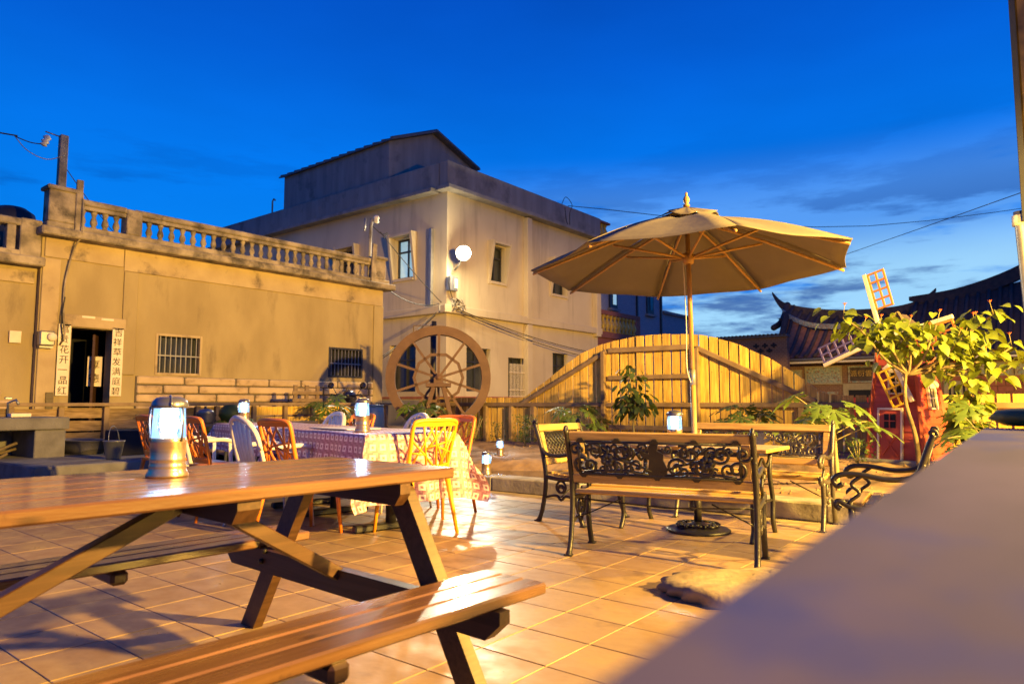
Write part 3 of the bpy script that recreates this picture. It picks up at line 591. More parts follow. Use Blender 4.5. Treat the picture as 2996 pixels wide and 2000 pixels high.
# splayed surrounds and windows; side: 'L' = side wall, 'F' = front wall
def bwin(side, a0, a1, z0, z1, gm, hood=True, bars=2):
    def P(a, o, z): return Vector((BX-o, BY+a, z)) if side == 'L' else Vector((BX+a, BY-o, z))
    fr = MB(); ex = lambda lo, hi: fr.box(tuple((lo+hi)/2), tuple(abs(k) for k in (hi-lo)))
    d0, d1 = -.22, -.16
    for a in (a0, a1-.05): ex(P(a, d0, z0), P(a+.05, d1, z1))
    for z in (z0, z1-.05, z0+(z1-z0)*.66): ex(P(a0+.05, d0+.003, z), P(a1-.05, d1-.003, z+.05))
    am = (a0+a1)/2
    ex(P(am-.02, d0+.006, z0+.05), P(am+.02, d1-.006, z1-.05))
    f = wb(fr, 'window', DARKW, bd)
    pm = MB(); lo, hi = P(a0, -.24, z0), P(a1, -.23, z1); pm.box(tuple((lo+hi)/2), tuple(abs(k) for k in (hi-lo))); pm.build('pane', gm, f)
    if hood:
        for s, aa in ((-1, a0), (1, a1)):   # wedge shaped side fins, deep at the top
            sm_ = MB(); A = aa+s*.01; B = aa+s*.10
            p = [P(A, .002, z0-.12), P(A, .03, z0-.12), P(A, .24, z1+.12), P(A, .002, z1+.12)]; q = [P(B, .002, z0-.12), P(B, .03, z0-.12), P(B, .24, z1+.12), P(B, .002, z1+.12)]
            sm_.add([tuple(v) for v in p+q], [(0, 1, 2, 3), (7, 6, 5, 4), (0, 4, 5, 1), (1, 5, 6, 2), (2, 6, 7, 3), (3, 7, 4, 0)]); wb(sm_, 'side_fin', BLD, bd)
        h = MB(); lo, hi = P(a0-.0, .002, z1+.03), P(a1+.0, .23, z1+.10); h.box(tuple((lo+hi)/2), tuple(abs(k) for k in (hi-lo))); wb(h, 'hood', BLD, bd)
        h = MB(); lo, hi = P(a0-.0, .002, z0-.10), P(a1+.0, .06, z0-.03); h.box(tuple((lo+hi)/2), tuple(abs(k) for k in (hi-lo))); wb(h, 'sill', BLD, bd)
    return f
bwin('L', 1.36, 2.25, 4.72, 5.95, LITW); bwin('L', 4.05, 4.95, 4.72, 5.95, GLASSW)
bwin('F', 1.92, 2.66, 4.72, 5.84, GLASSW); bwin('F', 5.2, 6.1, 4.72, 5.84, GLASSW)
bwin('L', 1.25, 2.4, 1.27, 2.68, GLASSW, False); bwin('F', .86, 1.95, 1.28, 2.58, GLASSW, False); bwin('F', 5.25, 6.18, 1.32, 2.65, GLASSW, False)
wb(MB().box((BX-.05, BY+2.75, 5.4), (.1, .12, 1.1)), 'shadow_fin', BLD, bd) if False else None
gw = bwin('F', 2.82, 3.67, 1.0, 2.37, GLASSW, False)
for k in range(11): MB().box((BX+2.88+k*.073, BY-.03, 1.58), (.016, .02, 1.2)).build('bar', PAPER, gw)
for z in (1.15, 1.35, 1.9): MB().box((BX+3.245, BY-.045, z), (.85, .012, .02)).build('bar', PAPER, gw)
# penthouse with gabled metal roof
ph = thing('rooftop_penthouse', 'windowless grey rooftop room with gabled metal roof on the cream building', 'penthouse', (15.5, 19, 7.25))
pm = MB(); pm.v += [(14.33, 16.45, 7.2), (18.2, 16.45, 7.2), (18.2, 16.45, 9.35), (16.25, 16.45, 10.02), (14.33, 16.45, 9.2), (14.33, 22.2, 7.2), (18.2, 22.2, 7.2), (18.2, 22.2, 9.35), (16.25, 22.2, 10.02), (14.33, 22.2, 9.2)]
pm.f += [(0, 1, 2, 3, 4), (9, 8, 7, 6, 5), (5, 0, 4, 9), (1, 6, 7, 2)]; pm.sm += [False]*4
wb(pm, 'walls', BLDG, ph)
for s, (x0, z0), (x1, z1) in ((0, (14.22, 9.17), (16.25, 10.04)), (1, (18.42, 9.29), (16.25, 10.04))):
    r_ = MB(); r_.add([(x0, 16.2, z0), (x1, 16.2, z1), (x1, 22.4, z1), (x0, 22.4, z0), (x0, 16.2, z0+.06), (x1, 16.2, z1+.06), (x1, 22.4, z1+.06), (x0, 22.4, z0+.06)], [(0, 1, 2, 3), (4, 7, 6, 5), (0, 4, 5, 1), (3, 2, 6, 7), (0, 3, 7, 4)])
    for k in range(15): r_.tube([(x0, 16.25+k*.43, z0+.065), (x1, 16.25+k*.43, z1+.065)], .04, 5)
    wb(r_, 'roof_sheet', ROOFM, ph)
wb(MB().tube([(14.3, 22.9, 7.9), (14.3, 22.9, 8.42), (14.3, 22.82, 8.5), (14.3, 22.72, 8.43)], .03, 6), 'vent_pipe', METALG, ph)
ac = tag(MB().tube(smooth_path([(20.0, BY-.1, 7.93), (20.2, BY-.15, 8.25), (20.6, BY-.15, 8.05), (20.4, BY-.18, 7.7), (20.35, BY-.2, 7.2), (20.15, BY-.2, 7.4), (20.1, BY-.18, 7.85)], 4), .012, 5).build('loose_cable', WIRE), 'loop of loose cable hanging over the grey parapet', 'cable')
# floodlight on the corner
fl = thing('floodlight', 'glaring round floodlight on an arm at the corner of the cream building', 'floodlight', (14.30, 13.2, 5.16))
MB().tube([(.12, .45, -.42), (.1, .25, -.28), (.02, .02, -.06)], .03, 8).build('arm', METALG, fl)
FD = (Vector((3.5, 2.5, 0))-Vector((14.3, 13.2, 5.16))).normalized()
q = FD.to_track_quat('Z', 'Y').to_matrix().to_4x4()
MB().lathe([(.06, -.2), (.15, -.12), (.21, .02), (.225, .05), (.2, .05), (.18, .02)], 24, q).build('housing', METALG, fl)
FLM = mat('floodlight_lens_mat', (1, 1, 1), rough=.5, emit=(1, .96, .86), estr=90)
MB().lathe([(.195, .03), (.18, .07), (.12, .11), (.04, .125), (.0, .126)], 24, q).build('lens', FLM, fl)
fd = bpy.data.lights.new('flood_light', 'SPOT'); fd.energy = 1500; fd.color = (1, .86, .58); fd.spot_size = R(165); fd.spot_blend = .6; fd.shadow_soft_size = .15
fo = bpy.data.objects.new('flood_light', fd); COL.objects.link(fo); fo.location = Vector((14.30, 13.2, 5.16))+FD*.3; fo.rotation_euler = FD.to_track_quat('-Z', 'Y').to_euler()
sd = bpy.data.lights.new('flood_spill', 'POINT'); sd.energy = 270; sd.color = (1, .84, .5); sd.shadow_soft_size = .15
so_ = bpy.data.objects.new('flood_spill', sd); COL.objects.link(so_); so_.location = Vector((14.30, 13.2, 5.16))+FD*.33
jb = thing('junction_box', 'grey lidded junction box under the floodlight', 'junction box', (14.42, BY-.1, 4.35))
MB().box((0, 0, 0), (.30, .2, .42), b=.015).build('case', METALG, jb)
MB().box((.06, -.11, 0), (.12, .02, .28), b=.004).build('lid', WTRIM, jb)
MB().tube(smooth_path([(-.12, -.05, .2), (-.25, -.1, 0), (-.1, -.08, -.35), (.05, -.08, -.6)], 5), .012, 5).build('cable', WIRE, jb)
wc = thing('cable_tangle', 'tangle of cables knotted at the building corner above the floor band', 'cable', (14.5, BY-.25, 3.7))
for k in range(7):
    p = [(random.uniform(-.28, .28), random.uniform(-.12, .1), random.uniform(-.18, .22)) for _ in range(5)]
    MB().tube(smooth_path(p, 5), .014, 5).build('loop', WEATH, wc)
wire('service_wire', [(14.6, BY-.2, 3.62), (22.2, BY-.25, 2.75)], 'upper of the paired wires sagging across the cream wall', .013, .15)
wire('service_wire', [(14.6, BY-.25, 3.55), (20.9, BY-.3, 2.6)], 'lower of the paired wires sagging across the cream wall', .013, .1)
wire('service_wire', [(14.2, BY+.1, 3.8), (11.85, 13.9, 5.4)], 'wire from the roof pole down to the building corner', .011, .05)
wire('service_wire', [(14.1, BY+.1, 3.75), (11.3, 13.0, 3.75)], 'wire drooping from the house cornice to the building corner', .013, .18)
wire('service_wire', [(14.0, BY+.1, 3.5), (11.25, 13.1, 2.05)], 'outer of two wires sloping down behind the house corner', .012, .06)
wire('service_wire', [(14.0, BY+.15, 3.42), (11.25, 13.15, 1.98)], 'inner of two wires sloping down behind the house corner', .012, .06)
wire('overhead_wire', [(20.4, BY-.1, 7.98), (33, 6.5, 8.6), (46, -6, 11.5)], 'long overhead wire passing behind the parasol', .014)
wire('overhead_wire', [(29, 9, 6.0), (23.3, 5.6, 5.47), (18.2, 2.45, 4.96), (14.5, .6, 4.49), (12.8, -.2, 4.25)], 'overhead wire climbing from behind the parasol to the metal clad wall', .008)

# ------------------------------------------------------------------ pale brick building farther away
fb = thing('pale_brick_building', 'distant pale brick building with small lit windows behind the fence', 'building', (33, 18, 0))
wb(MB().box((32.2, 21, 4.5), (8.2, 6, 9.2)), 'wall', WHITEB, fb)
wb(MB().box((38.2, 21.02, 2.95), (3.6, 5.9, 6.2)), 'low_wing', WHITEB, fb)
wb(MB().box((38.2, 18.0, 6.1), (3.7, .2, .14)), 'coping', BLDG, fb)
wb(MB().box((36.0, 17.95, 4), (.1, .1, 8)), 'downpipe', DARKW, fb); wb(MB().box((33.2, 17.95, 6.5), (.09, .1, 3.6)), 'downpipe', DARKW, fb)
for x, z in ((30.7, 6.35), (34.7, 6.45)):
    f = wb(MB().box((x, 17.97, z), (.75, .1, 1.3)), 'window', DARKW, fb); MB().box((x+.08, 17.91, z+.05), (.3, .03, 1.0)).build('pane', LITW if x < 31 else GLASSW, f); MB().box((x, 17.9, z-.72), (1.0, .2, .12)).build('sill', BLDG, f)
bc = thing('balustraded_balcony', 'dark red balcony with a row of yellow vase balusters beside the cream building', 'balcony', (29.2, 17, 4.2))
wb(MB().box((29.3, 17.6, 3.2), (4.7, 1.3, 1.5), b=.02), 'soffit', TRED, bc)
wb(MB().box((29.2, 16.98, 5.16), (4.6, .25, .22), b=.02), 'rail', TRED, bc); wb(MB().box((29.2, 16.98, 4.1), (4.6, .25, .3), b=.02), 'base', TRED, bc)
wb(MB().box((31.25, 16.98, 4.66), (.5, .24, .8), b=.02), 'pier', TRED, bc); wb(MB().box((27.05, 16.98, 4.66), (.25, .24, .8), b=.02), 'pier', TRED, bc)
YB = mat('yellow_glaze_mat', (.50, .33, .03), rough=.4)
vb = MB().lathe([(.13, 0), (.13, .06), (.07, .1), (.17, .3), (.15, .42), (.07, .62), (.12, .7), (.12, .8)], 10).mesh('baluster', YB)
for k in range(11): put('baluster', vb, bc, (-1.85+k*.36, -.02, .05))
yb2 = thing('corner_baluster_panel', 'small panel of yellow balusters at the far end of the grey parapet', 'balustrade', (22.75, BY, 7.2))
MB().box((.25, .1, .04), (.9, .3, .08)).build('base', TRED, yb2); MB().box((.25, .1, .72), (.9, .3, .08)).build('rail', TRED, yb2)
for k in range(3): put('baluster', vb, yb2, (0+.25*k, .1, .06), (0, 0, 0), (.75, .75, .78))

# ------------------------------------------------------------------ temple with swallowtail roofs
te = thing('temple', 'old hall with curved swallowtail roof and painted tile frieze beyond the fence', 'temple', (31, 6, -.6))
TWX = 31.0
wb(MB().box((TWX+3, 4.2, 1.2), (6, 13.0, 3.4)), 'wall', SMALLB, te)
def roof(parent, name, Ys, z_eave, x_eave, ridge, x_ridge, drop, rows, mrow, mbase, thick=.12):
    # curved sheet from eave to a sagging ridge; ridge: function of t in 0..1 -> z
    nu, nv = 24, 8; g = MB(); y0, y1 = Ys
    def S(t, s):
        zr = ridge(t); z = z_eave+(zr-.25-z_eave)*(s**1.35); 
        return Vector((x_eave+(x_ridge-x_eave)*s, y0+(y1-y0)*t, z+drop(t)*(1-s)))
    for i in range(nu+1):
        for j in range(nv+1): g.v.append(tuple(S(i/nu, j/nv)))
    for i in range(nu):
        for j in range(nv):
            a = i*(nv+1)+j; g.f.append((a, a+1, a+nv+2, a+nv+1)); g.sm.append(True)
    rf = wb(g, name, mbase, parent)
    for k in range(rows):
        t = (k+.5)/rows
        MB().tube([S(t, s/6)+Vector((0, 0, .05)) for s in range(7)], .075, 6).build('tile_row', mrow, rf)
    return rf, S
# front lean-to roof
roof(te, 'porch_roof', (9.7, 5.0), 2.78, 29.8, lambda t: 4.28+.75*max(0, (.32-t)/.32)**2, 31.9, lambda t: .06*max(0, .2-t), 13, TROOF, TTILE)
roof(te, 'rear_roof', (10.2, 4.0), 4.0, 31.9, lambda t: 5.05+.75*max(0, (.45-t)/.45)**2.2+.35*max(0, (t-.6)/.4)**2, 33.9, lambda t: .75*max(0, (.3-t)/.3)**2, 16, TROOF, TROOF)
roof(te, 'main_roof', (5.1, -3), 2.75, 29.8, lambda t: 5.4+1.6*t**1.4, 33.8, lambda t: 0, 22, TROOF, TROOF)
def ridge_line(pts, name, wd, ht, m=TROOF):
    P = smooth_path(pts, 6); g = MB(); n = len(P)
    for i, p in enumerate(P):
        e = min(1, 6*min(i+.35, n-1-i+.35)/n); hh = ht*(.25+.75*e); ww = wd*(.3+.7*e)
        g.v += [(p.x-ww/2, p.y, p.z-hh), (p.x+ww/2, p.y, p.z-hh), (p.x+ww/2, p.y, p.z), (p.x-ww/2, p.y, p.z)]
    for i in range(n-1):
        for j in range(4): g.f.append((i*4+j, i*4+(j+1) % 4, i*4+4+(j+1) % 4, i*4+4+j)); g.sm.append(False)
    g.f += [(3, 2, 1, 0), (n*4-4, n*4-3, n*4-2, n*4-1)]; g.sm += [False, False]
    return wb(g, name, m, te)
ridge_line([(33.9, 11.0, 6.25), (33.9, 10.55, 5.75), (33.9, 9.7, 5.42), (33.9, 8.4, 5.17), (33.9, 7.0, 5.07), (33.9, 5.6, 5.1), (33.9, 4.7, 5.35), (33.9, 4.2, 5.75)], 'ridge', .35, .42)
ridge_line([(31.9, 9.95, 5.15), (31.9, 9.5, 4.78), (31.9, 8.7, 4.42), (31.9, 7.6, 4.28), (31.9, 6.2, 4.25), (31.9, 5.0, 4.3)], 'ridge', .25, .22, TTEAL)
ridge_line([(33.8, 5.2, 5.45), (33.8, 3.5, 5.62), (33.8, 2.0, 6.05), (33.8, .8, 6.6), (33.8, -.6, 7.3), (33.8, -2, 8.2)], 'ridge', .35, .55)
for a, b in (((31.9, 9.75, 4.9), (29.8, 9.75, 2.86)), ((33.9, 10.3, 5.6), (31.9, 10.35, 4.3))):
    P = smooth_path([a, ((a[0]+b[0])/2, a[1]-.02, (a[2]+b[2])/2-.25), b], 6); wb(MB().tube(P, .14, 8), 'hip_rib', TROOF, te)
wb(MB().box((29.85, 4.0, 2.70), (.16, 12.6, .1), b=.01), 'eave_board', ROOFM, te)
wb(MB().box((29.9, 4.0, 2.58), (.1, 12.6, .08), b=.01), 'white_fascia', WTRIM, te)
def tpanel(y0, y1, z0, z1, m, fr=TCREAM, nm='frieze_panel', d=.06):
    p = wb(MB().box((TWX-d/2, (y0+y1)/2, (z0+z1)/2), (d, y1-y0, z1-z0)), nm, m, te)
    if fr:
        f = MB()
        for z in (z0, z1): f.box((TWX-d/2-.01, (y0+y1)/2, z), (d+.02, y1-y0+.08, .06))
        for y in (y0, y1): f.box((TWX-d/2-.012, y, (z0+z1)/2), (d+.02, .06, z1-z0-.06))
        f.build('frame', fr, p)
    return p
tpanel(7.35, 8.75, 1.72, 2.42, TTEAL); sg = tpanel(5.85, 7.05, 1.78, 2.40, TROOF, TTEAL, 'sign_board')
for k, c in enumerate('派衍雲紫'): text('sign_character', c, sg, (TWX-.09, 6.87-k*.28, 2.1), (R(90), 0, R(-90)), .27, GOLD, .01)
tpanel(7.55, 8.6, .4, 1.35, TCREAM, TTEAL); tpanel(8.95, 9.6, 1.5, 2.3, TTEAL)
dp = tpanel(5.6, 7.3, -.2, 1.72, TCREAM, None, 'door_surround'); MB().box((TWX-.08, 6.45, .65), (.06, 1.25, 1.6)).build('doorway', INT, dp)
for y in (6.12, 6.78): MB().box((TWX-.12, y, .55), (.04, .58, 1.2)).build('door_leaf', DOORR, dp)
for y0, y1 in ((4.4, 5.4), (3.0, 4.3), (1.6, 2.9), (.4, 1.5)): tpanel(y0, y1, 1.95, 2.4, TTEAL)
wn = tpanel(2.75, 3.75, .5, 1.75, TCREAM, None, 'window_surround')
for k in range(5): MB().box((TWX-.075, 2.95+k*.15, 1.1), (.04, .06, 1.0)).build('window_slot', INT, wn)
tbk = MB().box((0, 0, 0), (.05, .47, .20), b=.01).mesh('brick', TRED)
for r_ in range(9):
    for k in range(6): put('brick', tbk, te, (-.02, -5.15+k*.49+(.24 if r_ % 2 else 0), .75+r_*.215))
# brick wing wall with cross shaped openings
ww = thing('brick_wing_wall', 'low brick wall with cross shaped openings at the left of the temple', 'wall', (29, 9.8, 0))
crosses = [(9.42, 3.28), (9.78, 3.28), (10.14, 3.28), (9.60, 3.08), (9.96, 3.08)]
mb = MB(); hl = []
wallmesh(mb, (29, 8.9, 0), (0, 1, 0), (-1, 0, 0), 3.6, 3.62, [], .3, .3); wb(mb, 'wall', SMALLB, ww)
for y, z in crosses:
    g = MB(); g.box((28.985, y, z), (.03, .24, .08)); g.box((28.984, y, z), (.032, .08, .2)); wb(g, 'cross_opening', INT, ww)
wb(MB().box((29.1, 10.7, 3.66), (.5, 3.7, .07)), 'coping', ROOFM, ww)
for k in range(22): wb(MB().tube([(28.82, 8.95+k*.165, 3.71), (29.4, 8.95+k*.165, 3.71)], .05, 6), 'coping_tile', TROOF, ww)

# ------------------------------------------------------------------ scalloped board fence
FX = 10.0
prof = [(9.9, 1.05), (7.669, 1.043), (7.515, 1.183), (7.212, 1.342), (6.774, 1.623), (6.491, 1.795), (6.123, 1.911), (5.964, 1.948), (5.502, 2.019), (5.075, 2.032), (4.697, 2.014), (4.335, 1.977), (4.121, 1.928), (3.964, 1.883), (3.81, 1.829), (3.66, 1.757), (3.513, 1.68), (3.354, 1.61), (3.218, 1.522), (3.067, 1.421), (2.909, 1.317), (2.777, 1.216), (2.648, 1.108), (2.477, 1.056), (-3, 1.06)]
def ztop(y):
    for (a, za), (b, zb) in zip(prof, prof[1:]):
        if b <= y <= a: return za+(zb-za)*(a-y)/(a-b)
    return 1.05
fe = thing('board_fence', 'yellow board fence rising in a scalloped curve behind the benches', 'fence', (FX, 5, 0))
y = 9.86
while y > -1.6:
    gap = .153; wdt = .132 if y > 6.2 else .126
    a, b = y, y-wdt; za, zb = ztop(a), ztop(b); dz = random.uniform(-.006, .006)
    g = MB(); th = .021
    vs = [(-th/2, a, .2), (th/2, a, .2), (th/2, b, .2), (-th/2, b, .2), (-th/2, a, za+dz), (th/2, a, za+dz), (th/2, b, zb+dz), (-th/2, b, zb+dz)]
    ym = (a+b)/2
    g.add([(vx, vy-ym, vz) for vx, vy, vz in vs], [(3, 2, 1, 0), (4, 5, 6, 7), (0, 1, 5, 4), (1, 2, 6, 5), (2, 3, 7, 6), (3, 0, 4, 7)])
    g.build('board', FEN, fe, (random.uniform(-.003, .003), ym-5, 0), (0, random.uniform(-.006, .006), random.uniform(-.02, .02)))
    if y < 7.7 and y > 2.3:
        for zz_ in (.92, 1.36): MB().tube([(0, 0, 0), (-.006, 0, 0)], .006, 5).build('nail', IRON, fe, (-.013, ym-5+.03, zz_+.05)) if zz_ < za-.1 else None
    y -= gap
def rail(a, b, h=.07, t=.05, nm='rail', off=-.04, bv=.006):
    wb(MB().beam((FX+off, a[0], a[1]), (FX+off, b[0], b[1]), t, h, bv=bv), nm, FENR, fe)
rail((9.9, .92), (2.3, .925)); rail((2.29, .925), (-1.6, .93)); rail((5.93, 1.81), (4.43, 1.805), .08, .06); rail((5.93, 1.36), (4.43, 1.36)); rail((5.93, .56), (4.43, .56)); rail((4.36, .57), (2.4, .58))
rail((7.75, .93), (5.96, 1.80), .07, .05, 'diagonal_rail', -.042); rail((4.40, 1.79), (2.70, .97), .07, .05, 'diagonal_rail', -.042)
for yy, zt in ((6.02, 1.80), (4.385, 1.78), (7.97, .89), (7.46, .89), (8.585, .89), (9.3, .89), (2.89, .89), (1.6, .89), (.3, .89), (-1.0, .89)):
    rail((yy, .18), (yy, zt), .1, .07, 'post', -.047)
# left fence of long horizontal boards in front of the house
lf = thing('rail_fence', 'low dark fence of wide horizontal boards in front of the plastered house', 'fence', (6, 11.3, 0))
hb = MB().box((0, 0, 0), (1, .022, .15), b=.004).mesh('board', FEN)
FENG = mat('aged_board_mat', (.30, .205, .11), (.2, .135, .07), rough=.8, rnd=.2, grain=((.7, 14, 14), 4, .5), stretch=(1, 8, 8), scale=3)
hbg = MB().box((0, 0, 0), (1, .022, .15), b=.004).mesh('board', FENG)
posts = [1.9, 2.55, 3.17, 3.78, 4.38, 5.1, 5.78, 6.12, 6.8, 7.43, 8.03, 8.7, 9.3, 9.85]
for i in range(len(posts)-1):
    a, b = posts[i], posts[i+1]
    for k, z in enumerate((.80, .625, .44, .27)):
        put('board', hb if a > 5.5 else hbg, lf, ((a+b)/2-6, .03+random.uniform(-.004, .004), z+random.uniform(-.012, .012)), (0, random.uniform(-.012, .012), 0), (b-a-.02, 1, 1))
for p in posts: wb(MB().box((p, 11.28, .47), (.075, .07, .86), b=.006), 'post', FENR, lf)
wb(MB().box((6.0, 11.27, .93), (8.2, .12, .05), b=.006), 'top_rail', FENR, lf)
# ------------------------------------------------------------------ picnic table with attached benches
pt = thing('picnic_table', 'varnished brown wooden picnic table with attached plank benches in front', 'picnic table', (1.10, 2.165, 0), R(-2.5))
def pl(name, L, wd, th, loc, m, rot=(0, 0, 0), bv=.006): return MB().box((0, 0, 0), (L, wd, th), b=bv).build(name, m, pt, loc, rot)
for k in range(5): pl('top_plank', 1.72, .149, .038, (-.085, -.308+k*.154, .716), PIC, (random.uniform(-.002, .002), 0, 0))
for s in (-1, 1):
    for k in range(3): pl('seat_plank', 1.72, .086, .036, (-.085, s*(.575+k*.092), .382), PIC)
    ax = .60 if s > 0 else -.77
    # A-frame legs
    for t in (-1, 1):
        MB().beam((ax, t*.25, .695), (ax, t*.70, 0), .045, .095, up=Vector((1, 0, 0)), bv=.004).build('leg', PICD, pt) if False else None
        g = MB(); a, b = Vector((0, t*.27, .696)), Vector((0, t*.70, .0)); g.add([], [])
        d = .052
        vs = [(-.022, t*.27-d, .696), (-.022, t*.27+d, .696), (-.022, t*.70+d, 0), (-.022, t*.70-d, 0)]
        vs += [(.022, y_, z_) for _, y_, z_ in vs]
        g.add(vs, [(0, 1, 2, 3) if t > 0 else (0, 1, 2, 3), (7, 6, 5, 4), (0, 4, 5, 1), (1, 5, 6, 2), (2, 6, 7, 3), (3, 7, 4, 0)])
        g.build('leg', PICD, pt, (ax, 0, 0))
        for bz, by in ((.36, .478), (.315, .505)):
            MB().tube([(0, 0, 0), (-.014, 0, 0)], .011, 6).build('bolt', IRON, pt, (ax-.067, t*by, bz)) if t > 0 else MB().tube([(0, 0, 0), (.014, 0, 0)], .011, 6).build('bolt', IRON, pt, (ax+.024, t*by, bz))
    poly = [(-.82, .362), (.82, .362), (.82, .325), (.76, .272), (-.76, .272), (-.82, .325)]
    g = MB(); g.prism(poly, -.022, .022); 
    g.build('seat_beam', PICD, pt, (ax-s*.0455, 0, 0), (0, 0, R(90)))
    g = MB(); g.prism([(-.37, .696), (.37, .696), (.37, .66), (.34, .62), (-.34, .62), (-.37, .66)], -.022, .022); g.build('top_cleat', PICD, pt, (ax-s*.0455, 0, 0), (0, 0, R(90)))
    MB().beam((s*.03, 0, .66), (ax-s*.025, 0, .325), .05, .048, bv=.003).build('brace', PICD, pt)
    for by in (-.2, -.14): MB().tube([(0, 0, 0), (s*.014, 0, 0)], .012, 6).build('bolt', IRON, pt, (ax-s*.0455+s*.022, by, .655)) if s < 0 else MB().tube([(0, 0, 0), (.014, 0, 0)], .012, 6).build('bolt', IRON, pt, (ax+.022, -.31+(by+.2), .66))
for y_ in (0, -.67, .67):
    if y_ == 0: g = MB(); g.prism([(-.36, .696), (.36, .696), (.36, .67), (.33, .63), (-.33, .63), (-.36, .67)], -.035, .035); g.build('centre_cleat', PICD, pt, (0, 0, 0), (0, 0, R(90)))
    else:
        for x_ in (0,): pl('seat_cleat', .06, .27, .05, (x_, y_, .338), PICD, bv=.012)

# ------------------------------------------------------------------ lanterns
def lantern_meshes():
    d = {}
    d['base'] = MB().lathe([(.0, 0), (.062, 0), (.063, .006), (.056, .02), (.053, .03), (.055, .034), (.052, .038), (.052, .05), (.054, .054), (.052, .058), (.052, .105), (.054, .11), (.05, .118), (.05, .122), (0, .122)], 32).mesh('base', BRASS)
    d['led_core'] = MB().lathe([(0, .124), (.022, .124), (.020, .135), (.024, .15), (.026, .20), (.024, .212), (0, .214)], 20).mesh('led_core', LED)
    d['globe'] = MB().lathe([(.051, .122), (.046, .214)], 28).mesh('globe', LGLASS); 
    c = MB().lathe([(0, .214), (.053, .214), (.055, .222), (.052, .235), (.042, .246), (.03, .25), (0, .25)], 28); d['cap'] = c.mesh('cap', CHROME)
    d['guard_rod'] = MB().tube([(.055, 0, .11), (.058, 0, .17), (.055, 0, .22)], .0035, 6).mesh('guard_rod', CHROME)
    g = MB(); P = [(.058*math.cos(t), 0, .222+.032*math.sin(t)) for t in [math.pi*k/12 for k in range(13)]]; g.tube(P, .0035, 6, M=Matrix.Rotation(.9, 4, 'Z')); d['handle'] = g.mesh('handle', CHROME)
    return d
LM = lantern_meshes()
def lantern(label, loc, rz=0, power=26, s=1):
    o = thing('camping_lantern', label, 'lantern', loc, rz, 'lit camping lanterns'); o.scale = (s, s, s)
    for k, me in LM.items():
        for a in ((.5, 2.6, 4.7) if k == 'guard_rod' else (0,)): put(k, me, o, (0, 0, 0), (0, 0, a))
    l = bpy.data.lights.new('led_light', 'POINT'); l.energy = power*1.9; l.color = (.50, .70, 1.0); l.shadow_soft_size = .034
    q = bpy.data.objects.new('led_light', l); COL.objects.link(q); q.parent = o; q.location = (0, 0, .168)
    return o
lantern('large lit lantern standing on the varnished picnic table', (1.06, 2.245, .7355), .3, 9)
lantern('lit lantern on the iron table beside the parasol pole', (4.72, 2.26, .648), 1.1, 12, 1.02)
lantern('lit lantern at the near end of the checked tablecloth', (3.42, 4.18, .746), 2.0, 12)
lantern('lit lantern at the far end of the checked tablecloth', (3.78, 6.45, .746), .2, 12)
lantern('lit lantern on the concrete kerb at the edge of the pond', (6.08, 5.24, .153), .8, 10)
lantern('small lit lantern set on the soil behind the pond', (8.15, 6.75, soil_h(8.15, 6.75)-.005), 1.7, 10)

